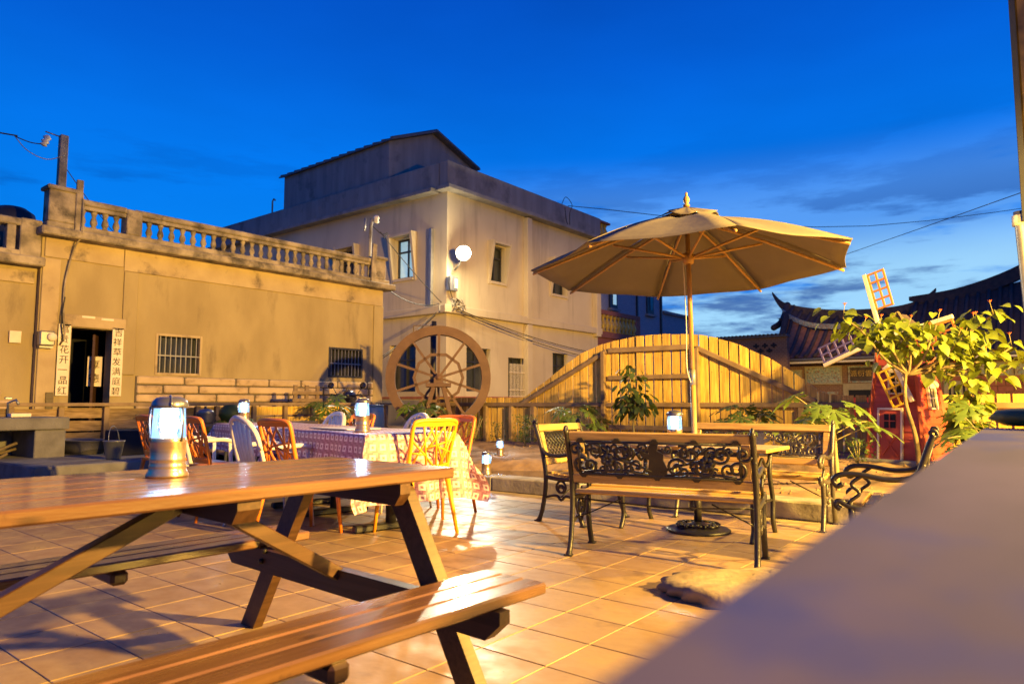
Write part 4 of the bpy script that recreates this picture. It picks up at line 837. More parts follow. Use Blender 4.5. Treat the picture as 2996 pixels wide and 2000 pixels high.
# ------------------------------------------------------------------ cast iron bench set
def spiral(cx, cz, r, turns, a0, dirn, n=22):
    return [(cx+r*(1-.82*t)*math.cos(a0+dirn*turns*2*math.pi*t), cz+r*(1-.82*t)*math.sin(a0+dirn*turns*2*math.pi*t)) for t in [k/n for k in range(n+1)]]
def make_bench(label, L, lattice, loc, rz, ironm=None, dirty=False):
    im = ironm or IRON
    o = thing('iron_bench', label, 'bench' if L > .8 else 'chair', loc, rz)
    H = L/2
    for s in (-1, 1):
        g = MB(); x = s*H
        g.tube([(x, y, z) for _, y, z in smooth_path([(0, -.235, 0), (0, -.20, .07), (0, -.165, .22), (0, -.155, .38), (0, -.185, .55), (0, -.24, .72), (0, -.268, .79)], 4)], [.026, .024, .02, .019]+[.018]*21, 8)
        g.tube([(x, y, z) for _, y, z in smooth_path([(0, .215, 0), (0, .19, .06), (0, .15, .2), (0, .155, .36)], 5)], [.026]+[.019]*15, 8)
        for fy in (-.235, .215): g.box((x, fy, .008), (.05, .05, .016), b=.004)
        g.tube([(x, y, z) for _, y, z in smooth_path([(0, -.16, .365), (0, .0, .352), (0, .15, .368), (0, .215, .40), (0, .235, .375), (0, .21, .355)], 5)], .017, 7)
        g.tube([(x, y, z) for _, y, z in smooth_path([(0, -.16, .2), (0, -.05, .225), (0, 0, .19), (0, .05, .225), (0, .15, .2)], 4)], .011, 6)
        for yy, zz in spiral(0, .275, .05, 1.2, -.5, 1, 14)[::1][:1]: pass
        P = [(x, a, b) for a, b in spiral(.0, .285, .055, 1.3, 1.6, 1, 16)]; g.tube(P, .009, 6)
        P = [(x, -a-.0, b) for a, b in spiral(.0, .285, .055, 1.3, 1.6, 1, 16)]; g.tube(P, .009, 6)
        P = spiral(0, .80, .03, 1.0, -1.2, -1, 10); g.tube([(x, a-.262, b-.005) for a, b in P], .012, 6)
        sf = g.build('side_frame', im, o)
        a_ = MB(); pts = [(x, -.215, .63), (x, -.16, .555), (x, -.04, .535), (x, .10, .555), (x, .20, .552), (x, .245, .52), (x, .225, .485), (x, .195, .50)]
        a_.tube(smooth_path(pts, 5), .016, 7)
        a_.tube(smooth_path([(x, .10, .545), (x, .15, .50), (x, .11, .45), (x, .16, .40), (x, .15, .36)], 5), .012, 6)
        a_.build('armrest', im, sf)
    for k in range(6):
        MB().box((0, 0, 0), (L-.03, .052, .024), b=.005).build('seat_slat', SLAT, o, (0, -.125+k*.062, .392+(.006 if k in (0, 5) else 0)-.012*math.sin(k/5*math.pi)), (R(-2), 0, 0))
    # backrest in its leaning plane
    by = lambda z: -.155-.115*max(0, (z-.38))/.41
    lean = math.atan2(.115, .41)
    def rl_(name, z, h, w_, m=SLAT, x=0, th=.024): return MB().box((0, 0, 0), (w_, th, h), b=.005).build(name, m, o, (x, by(z)+.012, z), (lean, 0, 0))
    rl_('top_rail', .755, .058, L-.03); rl_('bottom_rail', .485, .055, L-.03)
    for s in (-1, 1): rl_('stile', .62, .21, .05, x=s*(H-.045))
    # panel
    g = MB(); W = H-.075; z0, z1 = .515, .725
    M = Matrix.Translation((0, by(.62)-.004, .62)) @ Matrix.Rotation(lean, 4, 'X')
    hz = (z1-z0)/2
    def tb(P, r): g.tube([(a, 0, b) for a, b in P], r, 6, M=M)
    if lattice:
        n = int(2*W/.035)
        for k in range(-8, n+8):
            x0 = -W+k*.045
            for d in (1, -1):
                a0, b0 = x0, -hz; a1, b1 = x0+d*2*hz, hz
                # clip to width
                def cl(a, b, c, dd):
                    t0, t1 = 0, 1; dx = c-a
                    if abs(dx) > 1e-9:
                        ta, tb_ = (-W-a)/dx, (W-a)/dx; t0 = max(t0, min(ta, tb_)); t1 = min(t1, max(ta, tb_))
                    return None if t0 >= t1-.02 else [(a+dx*t0, b+(dd-b)*t0), (a+dx*t1, b+(dd-b)*t1)]
                c = cl(a0, b0, a1, b1)
                if c: tb(c, .0065)
    else:
        random.seed(5)
        m_ = 5 if L > 1 else 3
        for sgn in (-1, 1):
            for k in range(m_):
                cx = sgn*(.12+k*(W-.14)/(m_-1)); 
                tb(spiral(cx, .045*(1 if k % 2 else -1), .060, 1.45, .4+k, sgn), .0095)
                tb(spiral(cx+sgn*.04, -.05*(1 if k % 2 else -1), .045, 1.3, 2.0+k, -sgn), .009)
                tb(spiral(cx-sgn*.045, .07*(-1 if k % 2 else 1), .032, 1.2, 3.0+k*1.3, sgn), .008)
                for q in range(2): g.lathe([(0, -.004), (.014, -.003), (.016, 0), (.013, .006), (0, .008)], 8, M @ Matrix.Translation((cx+random.uniform(-.05, .05), 0, random.uniform(-.07, .07))) @ Matrix.Rotation(R(90), 4, 'X'))
            # rose cluster and sweeping stems
            rx = sgn*W*.62
            for q in range(7):
                a = q*.9; g.lathe([(0, -.008), (.022, -.004), (.024, .002), (.012, .01), (0, .012)], 8, M @ Matrix.Translation((rx+.026*math.cos(a), 0, -.01+.026*math.sin(a))) @ Matrix.Rotation(R(90), 4, 'X'))
            tb([(sgn*.03, -hz*.7), (sgn*.14, -hz*.3), (sgn*.26, .0), (sgn*.34, hz*.6)], .008); tb([(sgn*.05, -hz*.9), (sgn*.2, -hz*.72), (sgn*.38, -hz*.8), (sgn*W*.95, -hz*.9)], .009)
            tb([(sgn*W*.4, -hz*.2), (sgn*W*.5, hz*.3), (sgn*W*.62, hz*.8)], .008)
        # central bird-like figure
        g.prism([(-.055, -hz), (.06, -hz), (.065, -hz*.5), (.045, .0), (.05, hz*.35), (.03, hz*.45), (.012, hz*.55), (.02, hz*.9), (-.03, hz*.95), (-.045, hz*.6), (-.035, hz*.3), (-.10, hz*.55), (-.085, hz*.2), (-.04, .0), (-.05, -hz*.5)], -.006, .006, M)
    for z in (-hz, hz): tb([(-W, z), (W, z)], .009)
    for s in (-1, 1): tb([(s*W, -hz), (s*W, hz)], .009)
    for k in range(5 if L > .8 else 0):
        xx = -W+.02+(2*W-.04)*k/4
        for s in (-1, 1): g.prism([(xx-.032, s*hz), (xx+.032, s*hz), (xx+.012, s*(hz+.024)), (xx-.012, s*(hz+.024))], -.008, .004, M)
    g.build('back_panel', IRON if not dirty else IRONS, o)
    MB().tube([(-H+.02, -.05, .34), (0, .02, .3), (H-.02, -.05, .34)], .005, 6).build('stay_rod', IRON, o)
    MB().tube([(-H, 0, .215), (-H+.28, 0, .345)], .005, 6).build('brace_rod', IRON, o); MB().tube([(H, 0, .215), (H-.28, 0, .345)], .005, 6).build('brace_rod', IRON, o)
    return o
make_bench('cast iron bench with scrolled back seen from behind nearest the camera', 1.13, False, (4.085, 2.03, 0), R(-77))
make_bench('cast iron bench facing the camera with its back against the planting bed', 1.16, False, (5.75, 2.08, 0), R(92.5), IRONS, True)
make_bench('iron armchair with lattice back at the pond end of the table', .62, True, (4.95, 3.2, 0), R(178))
make_bench('iron armchair in side view with lattice back, half hidden by the blurred ledge', .62, True, (4.71, .90, 0), R(7))
random.seed(21)
# iron table
it = thing('garden_table', 'low wooden table with cast iron legs under the parasol', 'table', (5.06, 2.26, 0), R(2))
for k in range(6):
    for sgn in ((-1, 1) if k in (2, 3) else (0,)):
        if sgn == 0: MB().box((0, 0, 0), (.088, 1.24, .026), b=.004).build('top_slat', SLAT, it, (-.24+k*.096, 0, .632))
        else: MB().box((0, 0, 0), (.088, .58, .026), b=.004).build('top_slat', SLAT, it, (-.24+k*.096, sgn*.33, .632))
for sx in (-1, 1):
    MB().box((sx*.0, 0, .60), (.03, 1.1, .03)).build('apron', IRON, it, (sx*.24, 0, 0))
    for sy in (-1, 1):
        MB().tube(smooth_path([(sx*.21, sy*.5, .61), (sx*.17, sy*.5, .45), (sx*.23, sy*.5, .25), (sx*.22, sy*.5, .1), (sx*.27, sy*.5, 0)], 5), .018, 7).build('leg', IRON, it)
for sy in (-1, 1):
    MB().tube([(-.2, sy*.5, .25), (.2, sy*.5, .25)], .01, 6).build('stretcher', IRON, it); g = MB(); g.tube(smooth_path([(-.2, sy*.5, .58), (-.1, sy*.5, .5), (0, sy*.5, .56), (.1, sy*.5, .5), (.2, sy*.5, .58)], 5), .012, 6); g.build('end_scroll', IRON, it)
# ------------------------------------------------------------------ parasol
UB, UT = Vector((5.07, 2.255, 0)), Vector((5.30, 2.395, 2.60))
um = thing('parasol', 'large beige canvas parasol on a wooden pole over the garden table', 'parasol', tuple(UB))
ax_ = (UT-UB).normalized()
pt_ = lambda z: UB+(UT-UB)*(z/2.6)
wb(MB().tube([pt_(.04), pt_(1.15)], .021, 14), 'lower_pole', UPOLE, um); wb(MB().tube([pt_(1.15), pt_(2.5)], .019, 14), 'upper_pole', UPOLE, um)
wb(MB().tube([pt_(1.10), pt_(1.22)], .0235, 14), 'sleeve', METALG, um)
CC = Vector((5.299, 2.393, 2.054)); A0 = 2.2326; RR = 1.29
def rim(k, r=1, dz=0):
    a = A0+k*math.pi/4; dx, dy = RR*math.cos(a)*r, RR*math.sin(a)*r
    return Vector((CC.x+dx, CC.y+dy, CC.z-.0142*dx-.0225*dy+dz))
apex = Vector((5.30, 2.395, 2.50))
cv = MB(); NR, NS = 10, 8
for k in range(8):
    o_ = len(cv.v)
    for i in range(NR+1):
        r = .10+.90*i/NR
        for j in range(NS+1):
            t = j/NS; e = rim(k).lerp(rim(k+1), t)
            p = apex.lerp(e, r); sag = math.sin(math.pi*t)
            p.z += .05*math.sin(math.pi*r)-(.035+.012*math.sin(k*2.7))*sag*r*(1.15-r)*2.2+.004*math.sin(9*t+5*r+k)
            p = p.lerp(Vector((CC.x, CC.y, p.z)), .022*sag*r)      # edge curves in between ribs
            cv.v.append(tuple(p))
    for i in range(NR):
        for j in range(NS):
            a = o_+i*(NS+1)+j; cv.f.append((a, a+NS+1, a+NS+2, a+1)); cv.sm.append(True)
can = wb(cv, 'canopy', CANV, um)
md = can.modifiers.new('thickness', 'SOLIDIFY'); md.thickness = .004
vt = MB()
for k in range(8):
    o_ = len(vt.v); a = A0+k*math.pi/4
    for i in range(4):
        for j in range(5):
            t = j/4; r = .03+.25*i/3; e0 = Vector((math.cos(a), math.sin(a), 0))*r; e1 = Vector((math.cos(a+math.pi/4), math.sin(a+math.pi/4), 0))*r
            e = e0.lerp(e1, t); vt.v.append((5.30+e.x, 2.395+e.y, 2.575-.36*r-.02*math.sin(math.pi*t)*i/3+.018*math.sin(k*2.1+t*3)*i/3))
    for i in range(3):
        for j in range(4):
            q_ = o_+i*5+j; vt.f.append((q_, q_+5, q_+6, q_+1)); vt.sm.append(True)
vo = wb(vt, 'vent_flap', CANV, um); md = vo.modifiers.new('thickness', 'SOLIDIFY'); md.thickness = .004
wb(MB().lathe([(.0, 2.54), (.035, 2.545), (.035, 2.565), (.018, 2.575), (.032, 2.60), (.036, 2.62), (.026, 2.65), (.012, 2.665), (.016, 2.68), (.010, 2.70), (0, 2.705)], 16, Matrix.Translation((5.30, 2.395, .64)) @ Matrix.Scale(.76, 4)), 'finial', UPOLE, um)
hub = Vector((5.265, 2.375, 2.13)); top = Vector((5.298, 2.393, 2.47))
wb(MB().lathe([(.022, -.05), (.045, -.04), (.05, .0), (.045, .04), (.022, .05)], 16, Matrix.Translation(hub)), 'runner_hub', UPOLE, um)
wb(MB().lathe([(.022, -.04), (.045, -.03), (.045, .03), (.022, .04)], 16, Matrix.Translation(top)), 'top_hub', UPOLE, um)
for k in range(8):
    e = rim(k, .985, -.03); d_ = (e-top)
    mid = top+d_*.5+Vector((0, 0, .045-.02))
    P = [top+Vector((0, 0, -.01)), top+d_*.25+Vector((0, 0, .015)), mid, top+d_*.75+Vector((0, 0, .012)), e]
    rb = wb(MB().tube(P, .0115, 6), 'rib', UPOLE, um)
    MB().tube([hub, top+d_*.48+Vector((0, 0, .0))], .0105, 6).build('strut', UPOLE, rb)
wb(MB().tube(smooth_path([hub+Vector((-.03, .03, 0)), Vector((5.17, 2.36, 1.6)), Vector((5.12, 2.34, 1.25)), Vector((5.1, 2.30, 1.12))], 5), .004, 5), 'pull_cord', WTRIM, um)
ub = thing('parasol_stand', 'round black cast iron parasol base with leaf relief on the tiles', 'parasol stand', (5.05, 2.245, 0.004))
MB().lathe([(.0, .0), (.235, .0), (.24, .012), (.225, .022), (.205, .026), (.19, .03), (.06, .055), (.04, .07), (0, .07)], 36).build('disc', IRON, ub)
MB().tube([(0, 0, .05), (.015, .008, .36)], .029, 16).build('sleeve', IRON, ub)
g = MB()
for k in range(12):
    a = k*math.pi/6; g.tube([(x*math.cos(a)-y*math.sin(a), x*math.sin(a)+y*math.cos(a), .034+.028*(1-x/.2)*.8+.012) for x, y in spiral(.135, 0, .042, 1.1, k, 1 if k % 2 else -1, 12)], .009, 6)
g.build('leaf_relief', IRON, ub)
# ------------------------------------------------------------------ cloth covered tables
def cloth_mesh(W, L, dx, dy, seed):
    rnd = random.Random(seed); g = MB(); nx_, ny_ = 56, 96
    X0, Y0 = W/2+dx, L/2+dy; uvs = []
    for i in range(nx_+1):
        for j in range(ny_+1):
            a, b = -X0+2*X0*i/nx_, -Y0+2*Y0*j/ny_
            oxx, oyy = max(0, abs(a)-W/2), max(0, abs(b)-L/2); sx, sy = math.copysign(1, a), math.copysign(1, b)
            x, y = sx*min(abs(a), W/2), sy*min(abs(b), L/2)
            mn, mxx = min(oxx, oyy), max(oxx, oyy)
            z = -(mxx*.985+.12*mn)
            wav = .012+.055*min(1, mxx/.4)
            if oxx > 0: x += sx*(.012+.10*oxx+.38*mn+wav*.45*math.sin(b*17+seed)*min(1, oxx*5))
            if oyy > 0: y += sy*(.012+.10*oyy+.38*mn+wav*.5*math.sin(a*21+seed*2)*min(1, oyy*5))
            if not oxx and not oyy: z = .002*math.sin(a*9+b*7)
            g.v.append((x, y, z+.742)); uvs.append((a/.076, b/.076))
    for i in range(nx_):
        for j in range(ny_):
            q_ = i*(ny_+1)+j; g.f.append((q_, q_+ny_+1, q_+ny_+2, q_+1)); g.sm.append(True)
    me = g.mesh('tablecloth', CLOTH); ul = me.uv_layers.new(name='UVMap')
    for lp in me.loops: ul.data[lp.index].uv = uvs[lp.vertex_index]
    return me
EX, EY = Vector((.981, -.195, 0)), Vector((.195, .981, 0)); K0 = Vector((3.22, 3.88, 0)); TRZ = -math.atan2(.195, .981)
for nm, y0, L, dx, dy, lab, clab in (('near', 0, 1.55, .30, .50, 'folding table hidden under the long-hanging checked cloth, near end', 'long pink checked cloth hanging low over the near table'), ('far', 1.57, 1.75, .27, .2, 'folding table under the shorter checked cloth, far end', 'purple checked cloth hanging short over the far table')):
    c = K0+EX*.375+EY*(y0+L/2)
    t = thing('folding_table', lab, 'table', tuple(c), TRZ, 'cloth covered dining tables')
    MB().box((0, 0, .72), (.75, L, .03), b=.005).build('table_top', WTRIM, t)
    for s in (-1, 1):
        MB().tube([(0, s*(L/2-.3), .705), (0, s*(L/2-.3), .06)], .04, 10).build('leg', RUBB, t)
        g = MB(); g.box((0, s*(L/2-.3), .035), (.62, .07, .05), b=.01); g.build('foot', RUBB, t)
        MB().box((0, 0, .02), (.05, .05, .04), b=.006).build('levelling_foot', RUBB, t, (.27, s*(L/2-.3), 0)); 
    co = put('tablecloth', cloth_mesh(.76, L+.01, dx, dy, 3 if nm == 'near' else 8), None, tuple(c), (0, 0, TRZ)); tag(co, clab, 'tablecloth', 'checked tablecloths')
tw = tag(MB().box((0, 0, .7515), (.32, .62, .006), b=.002).build('paper_sheet', WTRIM), 'white paper sheet lying bright on the checked tablecloth', 'paper'); tw.location = tuple(K0+EX*.3+EY*.95); tw.rotation_euler = (0, 0, TRZ+.06)

# ------------------------------------------------------------------ plastic chairs
def make_lattice_chair(label, m, loc, rz):
    o = thing('lattice_chair', label, 'chair', loc, rz, 'plastic chairs around the dining tables')
    g = MB(); g.box((0, .02, .43), (.40, .40, .025), b=.01); g.build('seat', m, o)
    for sx in (-1, 1):
        MB().tube([(sx*.165, .19, .425), (sx*.195, .225, 0)], [.021, .012], 8).build('leg', m, o)
        MB().tube([(sx*.17, -.165, .44), (sx*.205, -.25, 0)], [.022, .012], 8).build('leg', m, o)
    # backrest: rounded frame, leaning and slightly curved
    def B(u, v):   # u -1..1, v 0..1
        return Vector((u*(.185+.02*v), -.175-.095*v+.035*(u*u), .455+.375*v))
    fr = MB()
    out = [(-.92, 0), (-1, .1), (-1, .5), (-1, .88), (-.86, 1), (0, 1.02), (.86, 1), (1, .88), (1, .5), (1, .1), (.92, 0)]
    P = smooth_path([tuple(B(u, v)) for u, v in out], 4)
    fr.tube(P, .016, 8, flat=1.0); fr.tube([B(-.97, .14), B(-.5, .12), B(0, .12), B(.5, .12), B(.97, .14)], .012, 6)
    # solid top and bottom bands
    for v0, v1 in ((.90, 1.0), (.02, .13)):
        for k in range(8):
            u0, u1 = -.98+k*.245, -.98+(k+1)*.245
            q_ = [B(u0, v0), B(u1, v0), B(u1, v1), B(u0, v1)]
            fr.add([tuple(p+Vector((0, d, 0))) for d in (-.008, .008) for p in q_], [(3, 2, 1, 0), (4, 5, 6, 7), (0, 1, 5, 4), (2, 3, 7, 6), (1, 2, 6, 5), (3, 0, 4, 7)])
    bk = fr.build('backrest', m, o)
    segs = [((-.9, .12), (-.2, .9)), ((-.6, .9), (-.25, .12)), ((-.95, .62), (.1, .12)), ((-.1, .9), (.25, .12)), ((.35, .9), (-.35, .45)), ((.3, .9), (.9, .2)), ((.95, .62), (-.3, .5)), ((.7, .9), (.45, .12)), ((-.95, .4), (-.3, .35)), ((.95, .38), (.15, .5)), ((-.35, .9), (.7, .12)), ((.95, .8), (.5, .12))]
    for a, b in segs: MB().tube([B(*a), B((a[0]+b[0])/2, (a[1]+b[1])/2), B(*b)], .0085, 6).build('lattice_bar', m, bk)
    return o
def make_monobloc(label, loc, rz):
    m = WHT; o = thing('plastic_armchair', label, 'chair', loc, rz, 'plastic chairs around the dining tables')
    MB().box((0, .01, .41), (.42, .42, .025), b=.012).build('seat', m, o)
    for sx in (-1, 1):
        MB().tube([(sx*.20, .2, .62), (sx*.215, .21, .4), (sx*.235, .25, 0)], [.024, .026, .016], 8, flat=.6).build('leg', m, o)
        MB().tube([(sx*.19, -.17, .42), (sx*.215, -.27, 0)], [.028, .016], 8, flat=.6).build('leg', m, o)
        MB().tube(smooth_path([(sx*.225, -.21, .62), (sx*.25, -.05, .625), (sx*.245, .12, .63), (sx*.205, .22, .61)], 5), .02, 8, flat=1.3).build('armrest', m, o)
    def B(u, v): return Vector((u*.22, -.17-.11*v+.03*u*u, .43+.41*v))
    fr = MB(); 
    out = [(-1, 0), (-1.03, .35), (-.95, .68), (-.68, .92), (0, 1.02), (.68, .92), (.95, .68), (1.03, .35), (1, 0)]
    P = smooth_path([tuple(B(u, v)) for u, v in out], 5); fr.tube(P, .021, 8, flat=1.2)
    bk = fr.build('backrest', m, o)
    for k in range(5):
        u = -.56+.28*k; vt_ = 1.0-.30*u*u
        q0, q1 = B(u*.72, .02), B(u, vt_-.02); wv = .024
        g = MB(); g.tube([q0, q0.lerp(q1, .5)+Vector((0, -.006, 0)), q1], [.018, .02, .017], 6); g.build('back_slat', m, bk)
    return o
make_lattice_chair('amber lattice chair nearest the camera at the end of the cloth table', YEL, (3.66, 3.86, 0), R(-4))
make_lattice_chair('orange lattice chair partly behind the amber one at the table corner', ORG, (4.40, 4.32, 0), R(98))
make_lattice_chair('orange lattice chair between the white armchair and the near table end, seen from behind', ORG, (3.10, 4.48, 0), R(-92))
make_lattice_chair('orange lattice chair behind the large lantern, seen from the back', ORG, (3.13, 5.70, 0), R(-98))
make_lattice_chair('orange lattice chair mostly hidden behind the large lantern at the far left', ORG, (3.22, 6.78, 0), R(-92))
make_lattice_chair('orange lattice chair across the table between two white chairs', ORG, (4.50, 5.80, 0), R(84))
make_monobloc('white plastic armchair with slatted back seen from behind at the table side', (3.16, 4.97, 0), R(-97))
make_monobloc('white plastic armchair half hidden behind the large lantern', (3.24, 6.26, 0), R(-99))
make_monobloc('white plastic armchair across the table beside the far lantern', (4.45, 6.22, 0), R(82))
make_monobloc('white plastic armchair across the table in front of the wooden wheel', (4.42, 4.93, 0), R(76))

# ------------------------------------------------------------------ big wooden wheel on its stand
WC = Vector((9.2, 9.1, 0)); waz = math.atan2(WC.y, WC.x)
wh = thing('wooden_wheel', 'large brown wooden waterwheel on an A-shaped stand beside the fence', 'wheel', tuple(WC), waz-math.pi/2)   # local y points away from camera
cz = 1.41
def ringmesh(r0, r1, y0, y1, n=56):
    g = MB()
    for k in range(n):
        a = 2*math.pi*k/n
        for r, y_ in ((r0, y0), (r1, y0), (r1, y1), (r0, y1)): g.v.append((r*math.cos(a), y_, r*math.sin(a)+cz))
    for k in range(n):
        b = (k+1) % n
        for j in range(4): g.f.append((k*4+j, k*4+(j+1) % 4, b*4+(j+1) % 4, b*4+j)); g.sm.append(False)
    return g
ringmesh(.80, .965, -.05, -.02).build('rim', WHEELM, wh); ringmesh(.80, .965, .16, .19).build('rim', WHEELM, wh); ringmesh(.80, .82, -.02, .16).build('drum', WHEELM, wh)
ringmesh(.42, .475, -.045, .0, 10).build('inner_ring', WHEELM, wh)
for k in range(10):
    a = 2*math.pi*k/10+.31
    MB().beam((.05*math.cos(a), -.03, cz+.05*math.sin(a)), (.82*math.cos(a), -.03, cz+.82*math.sin(a)), .03, .045).build('spoke', WHEELM, wh)
MB().tube([(0, -.2, cz), (0, .32, cz)], .05, 14).build('axle', WHEELM, wh)
g = MB(); g.prism([(-.085, cz-.1), (.085, cz-.1), (.085, cz-.02), (0, cz+.09), (-.085, cz-.02)], -.19, -.10); g.build('bearing_block', WHEELM, wh)
MB().box((0, -.145, cz-.135), (.46, .11, .07), b=.006).build('cross_head', WHEELM, wh)
for yy in (-.145, .27):
    for s in (-1, 1): MB().beam((s*.09, yy, cz-.17), (s*.36, yy, .2), .08, .085, up=Vector((0, 1, 0)), bv=.005).build('stand_leg', WHEELM, wh)
    MB().box((0, yy, .78), (.42, .07, .06), b=.005).build('stand_tie', WHEELM, wh)
MB().box((0, .27, cz-.135), (.46, .11, .07), b=.006).build('cross_head', WHEELM, wh)
wp = thing('standpipe', 'dark standpipe with a copper spout arching above the wooden wheel', 'pipe', (9.75, 9.78, .2))
MB().tube([(0, 0, 0), (0, 0, 2.36)], .05, 10).build('post', IRON, wp)
MB().tube([(0, 0, 2.28), (-.02, .56, 2.31), (-.02, .57, 2.0)], .014, 8).build('spout', BRASS, wp)
MB().tube([(-.07, 0, .3), (-.06, .02, 2.1)], .012, 6).build('hose', WIRE, wp)

# ------------------------------------------------------------------ toy windmill
wm = thing('toy_windmill', 'red wooden garden windmill with white trim and coloured lattice sails', 'windmill', (9.36, 1.52, .29), R(-108))
MB().box((0, 0, -.06), (.86, .86, .16), b=.02).build('plinth', CONC, wm)
B0, B1, HT = .325, .20, 1.36
def hw(z): return B0+(B1-B0)*z/HT
core = MB(); core.add([(sx*(hw(z)-.016), sy*(hw(z)-.016), z) for z in (0, HT) for sx, sy in ((-1, -1), (1, -1), (1, 1), (-1, 1))], [(3, 2, 1, 0), (4, 5, 6, 7), (0, 1, 5, 4), (1, 2, 6, 5), (2, 3, 7, 6), (3, 0, 4, 7)])
core.build('core', REDW, wm)
rows = 16
for side in range(4):
    rm = Matrix.Rotation(side*math.pi/2, 4, 'Z')
    for k in range(rows):
        z0, z1 = k*HT/rows, (k+1)*HT/rows-.003
        a, b = hw(z0), hw(z1); g = MB()
        g.add([(-a, -a-.006, z0), (a, -a-.006, z0), (b, -b+.004, z1), (-b, -b+.004, z1), (-a, -a+.016, z0), (a, -a+.016, z0), (b, -b+.016, z1), (-b, -b+.016, z1)], [(0, 1, 2, 3), (7, 6, 5, 4), (0, 4, 5, 1), (3, 2, 6, 7), (1, 5, 6, 2), (0, 3, 7, 4)], M=rm)
        g.build('siding_board', REDW, wm)
for sx, sy in ((-1, -1), (1, -1), (1, 1), (-1, 1)):
    MB().beam((sx*(B0+.004), sy*(B0+.004), 0), (sx*(B1+.004), sy*(B1+.004), HT), .035, .035).build('corner_trim', REDW, wm)
tilt = math.atan2(B0-B1, HT)
def face(side, x, z, out=.0):   # matrix on a tower face
    return Matrix.Rotation(side*math.pi/2, 4, 'Z') @ Matrix.Translation((x, -hw(z)-.012-out, z)) @ Matrix.Rotation(-tilt, 4, 'X')
d_ = MB().box((0, 0, .30), (.25, .018, .58), face(0, -.04, 0)).build('door', REDW, wm)
fr = MB()
for sx in (-1, 1): fr.box((sx*.135, -.006, .30), (.022, .03, .62), face(0, -.04, 0))
fr.box((0, -.006, .60), (.292, .03, .024), face(0, -.04, 0)); fr.box((0, -.006, .01), (.25, .03, .02), face(0, -.04, 0)); fr.build('door_frame', WTRIM, d_)
xb = MB(); 
for s in (-1, 1): xb.beam((-s*.09, -.014, .06), (s*.09, -.014, .32), .012, .016, M=face(0, -.04, 0), up=Vector((0, 1, 0)))
xb.build('cross_brace', REDW, d_)
MB().box((0, -.012, .46), (.13, .012, .16), face(0, -.04, 0)).build('door_window', INT, d_)
g = MB(); g.box((0, -.02, .46), (.012, .01, .16), face(0, -.04, 0)); g.box((0, -.021, .46), (.13, .01, .012), face(0, -.04, 0)); g.build('muntin', REDW, d_)
def wmwin(side, x, z, s=1):
    F = face(side, x, z); p = MB().box((0, -.004, 0), (.13*s, .012, .22*s), F).build('window', INT, wm)
    f = MB()
    for sx in (-1, 1): f.box((sx*.072*s, -.012, 0), (.022, .03, .25*s), F)
    for zz_ in (-.115*s, 0, .115*s): f.box((0, -.013, zz_), (.122*s, .026, .018), F)
    f.box((0, -.012, 0), (.012, .02, .2*s), F); f.build('window_frame', WTRIM, p)
    h = MB()
    for sx in (-1, 1): h.beam((0, -.03, .235*s), (sx*.12*s, -.03, .13*s), .06, .02, M=F, up=Vector((0, 1, 0)))
    h.prism([(-.085*s, .125*s), (.085*s, .125*s), (0, .215*s)], -.025, -.005, F); h.build('gable_hood', WTRIM, p)
wmwin(0, .03, .90, 1.1); wmwin(1, .02, .72, 1.05)
rfm = MB(); e = B1+.10
rfm.add([(-e, -e, HT-.01), (e, -e, HT-.01), (e, e, HT-.01), (-e, e, HT-.01), (0, -.1, HT+.36), (0, .1, HT+.36)], [(3, 2, 1, 0), (0, 1, 4), (1, 2, 5, 4), (2, 3, 5), (3, 0, 4, 5)])
rfm.build('roof', TROOF, wm)
for sx in (-1, 1): MB().beam((sx*e, -e-.005, HT), (0, -.105, HT+.375), .03, .03).build('roof_trim', BARK, wm)
HUB = Vector((-.07, -.34, 1.42))
MB().tube([HUB+Vector((0, .2, 0)), HUB+Vector((0, -.03, 0))], .035, 12).build('hub', WTRIM, wm)
for k, sm_ in enumerate((SAILO, SAILP, SAILY, SAILO)):
    ang = R([103, 201, 293, 13][k]); ca, sa = math.cos(ang), math.sin(ang)
    Fm = Matrix.Translation(HUB) @ Matrix((Vector((ca, 0, sa)), Vector((0, 1, 0)), Vector((-sa, 0, ca)))).transposed().to_4x4()
    sl_ = MB().box((.40, 0, 0), (.80, .035, .045), Fm, b=.003).build('sail_spar', WTRIM, wm)
    lt = MB()
    x0, x1, w0 = .34, .79, -.225
    for zz_ in (-.035, -.13, w0): lt.box(((x0+x1)/2, .004, zz_), (x1-x0, .02, .02), Fm)
    for q_ in range(5): lt.box((x0+.01+(x1-x0-.02)*q_/4, .006, (-.025+w0)/2), (.02, .022, abs(w0)-.025), Fm)
    lt.build('sail_lattice', sm_, sl_)
# ------------------------------------------------------------------ plants
def leaf_fan(outline, m, name, fold=.25, curl=.3):
    # outline in (x along leaf, y across); folded along the midrib, drooping at the tip
    g = MB(); n = len(outline); L = max(p[0] for p in outline)
    def P(x, y): return (x, y, fold*abs(y)-curl*x*x/L)
    mid = [(x*L/4, 0) for x in range(5)]
    g.v = [P(x, y) for x, y in outline]+[P(*q_) for q_ in mid]
    def near(x): return n+min(4, max(0, round(x/L*4)))
    for i in range(n-1):
        a, b = outline[i], outline[i+1]; f = [i, i+1]
        m1, m0 = near(b[0]), near(a[0])
        f2 = (i, i+1, m1) if m1 == m0 else (i, i+1, m1, m0)
        g.f.append(f2); g.sm.append(True)
    return g.mesh(name, m)
heart = [(0, 0), (-.01, .022), (.008, .043), (.035, .05), (.065, .042), (.09, .024), (.118, 0)]
heart = heart+[(x, -y) for x, y in heart[::-1][1:]]
HEART = leaf_fan(heart, LEAFY, 'leaf')
oval = [(0, 0), (.03, .022), (.07, .032), (.11, .024), (.14, 0)]; oval += [(x, -y) for x, y in oval[::-1][1:]]
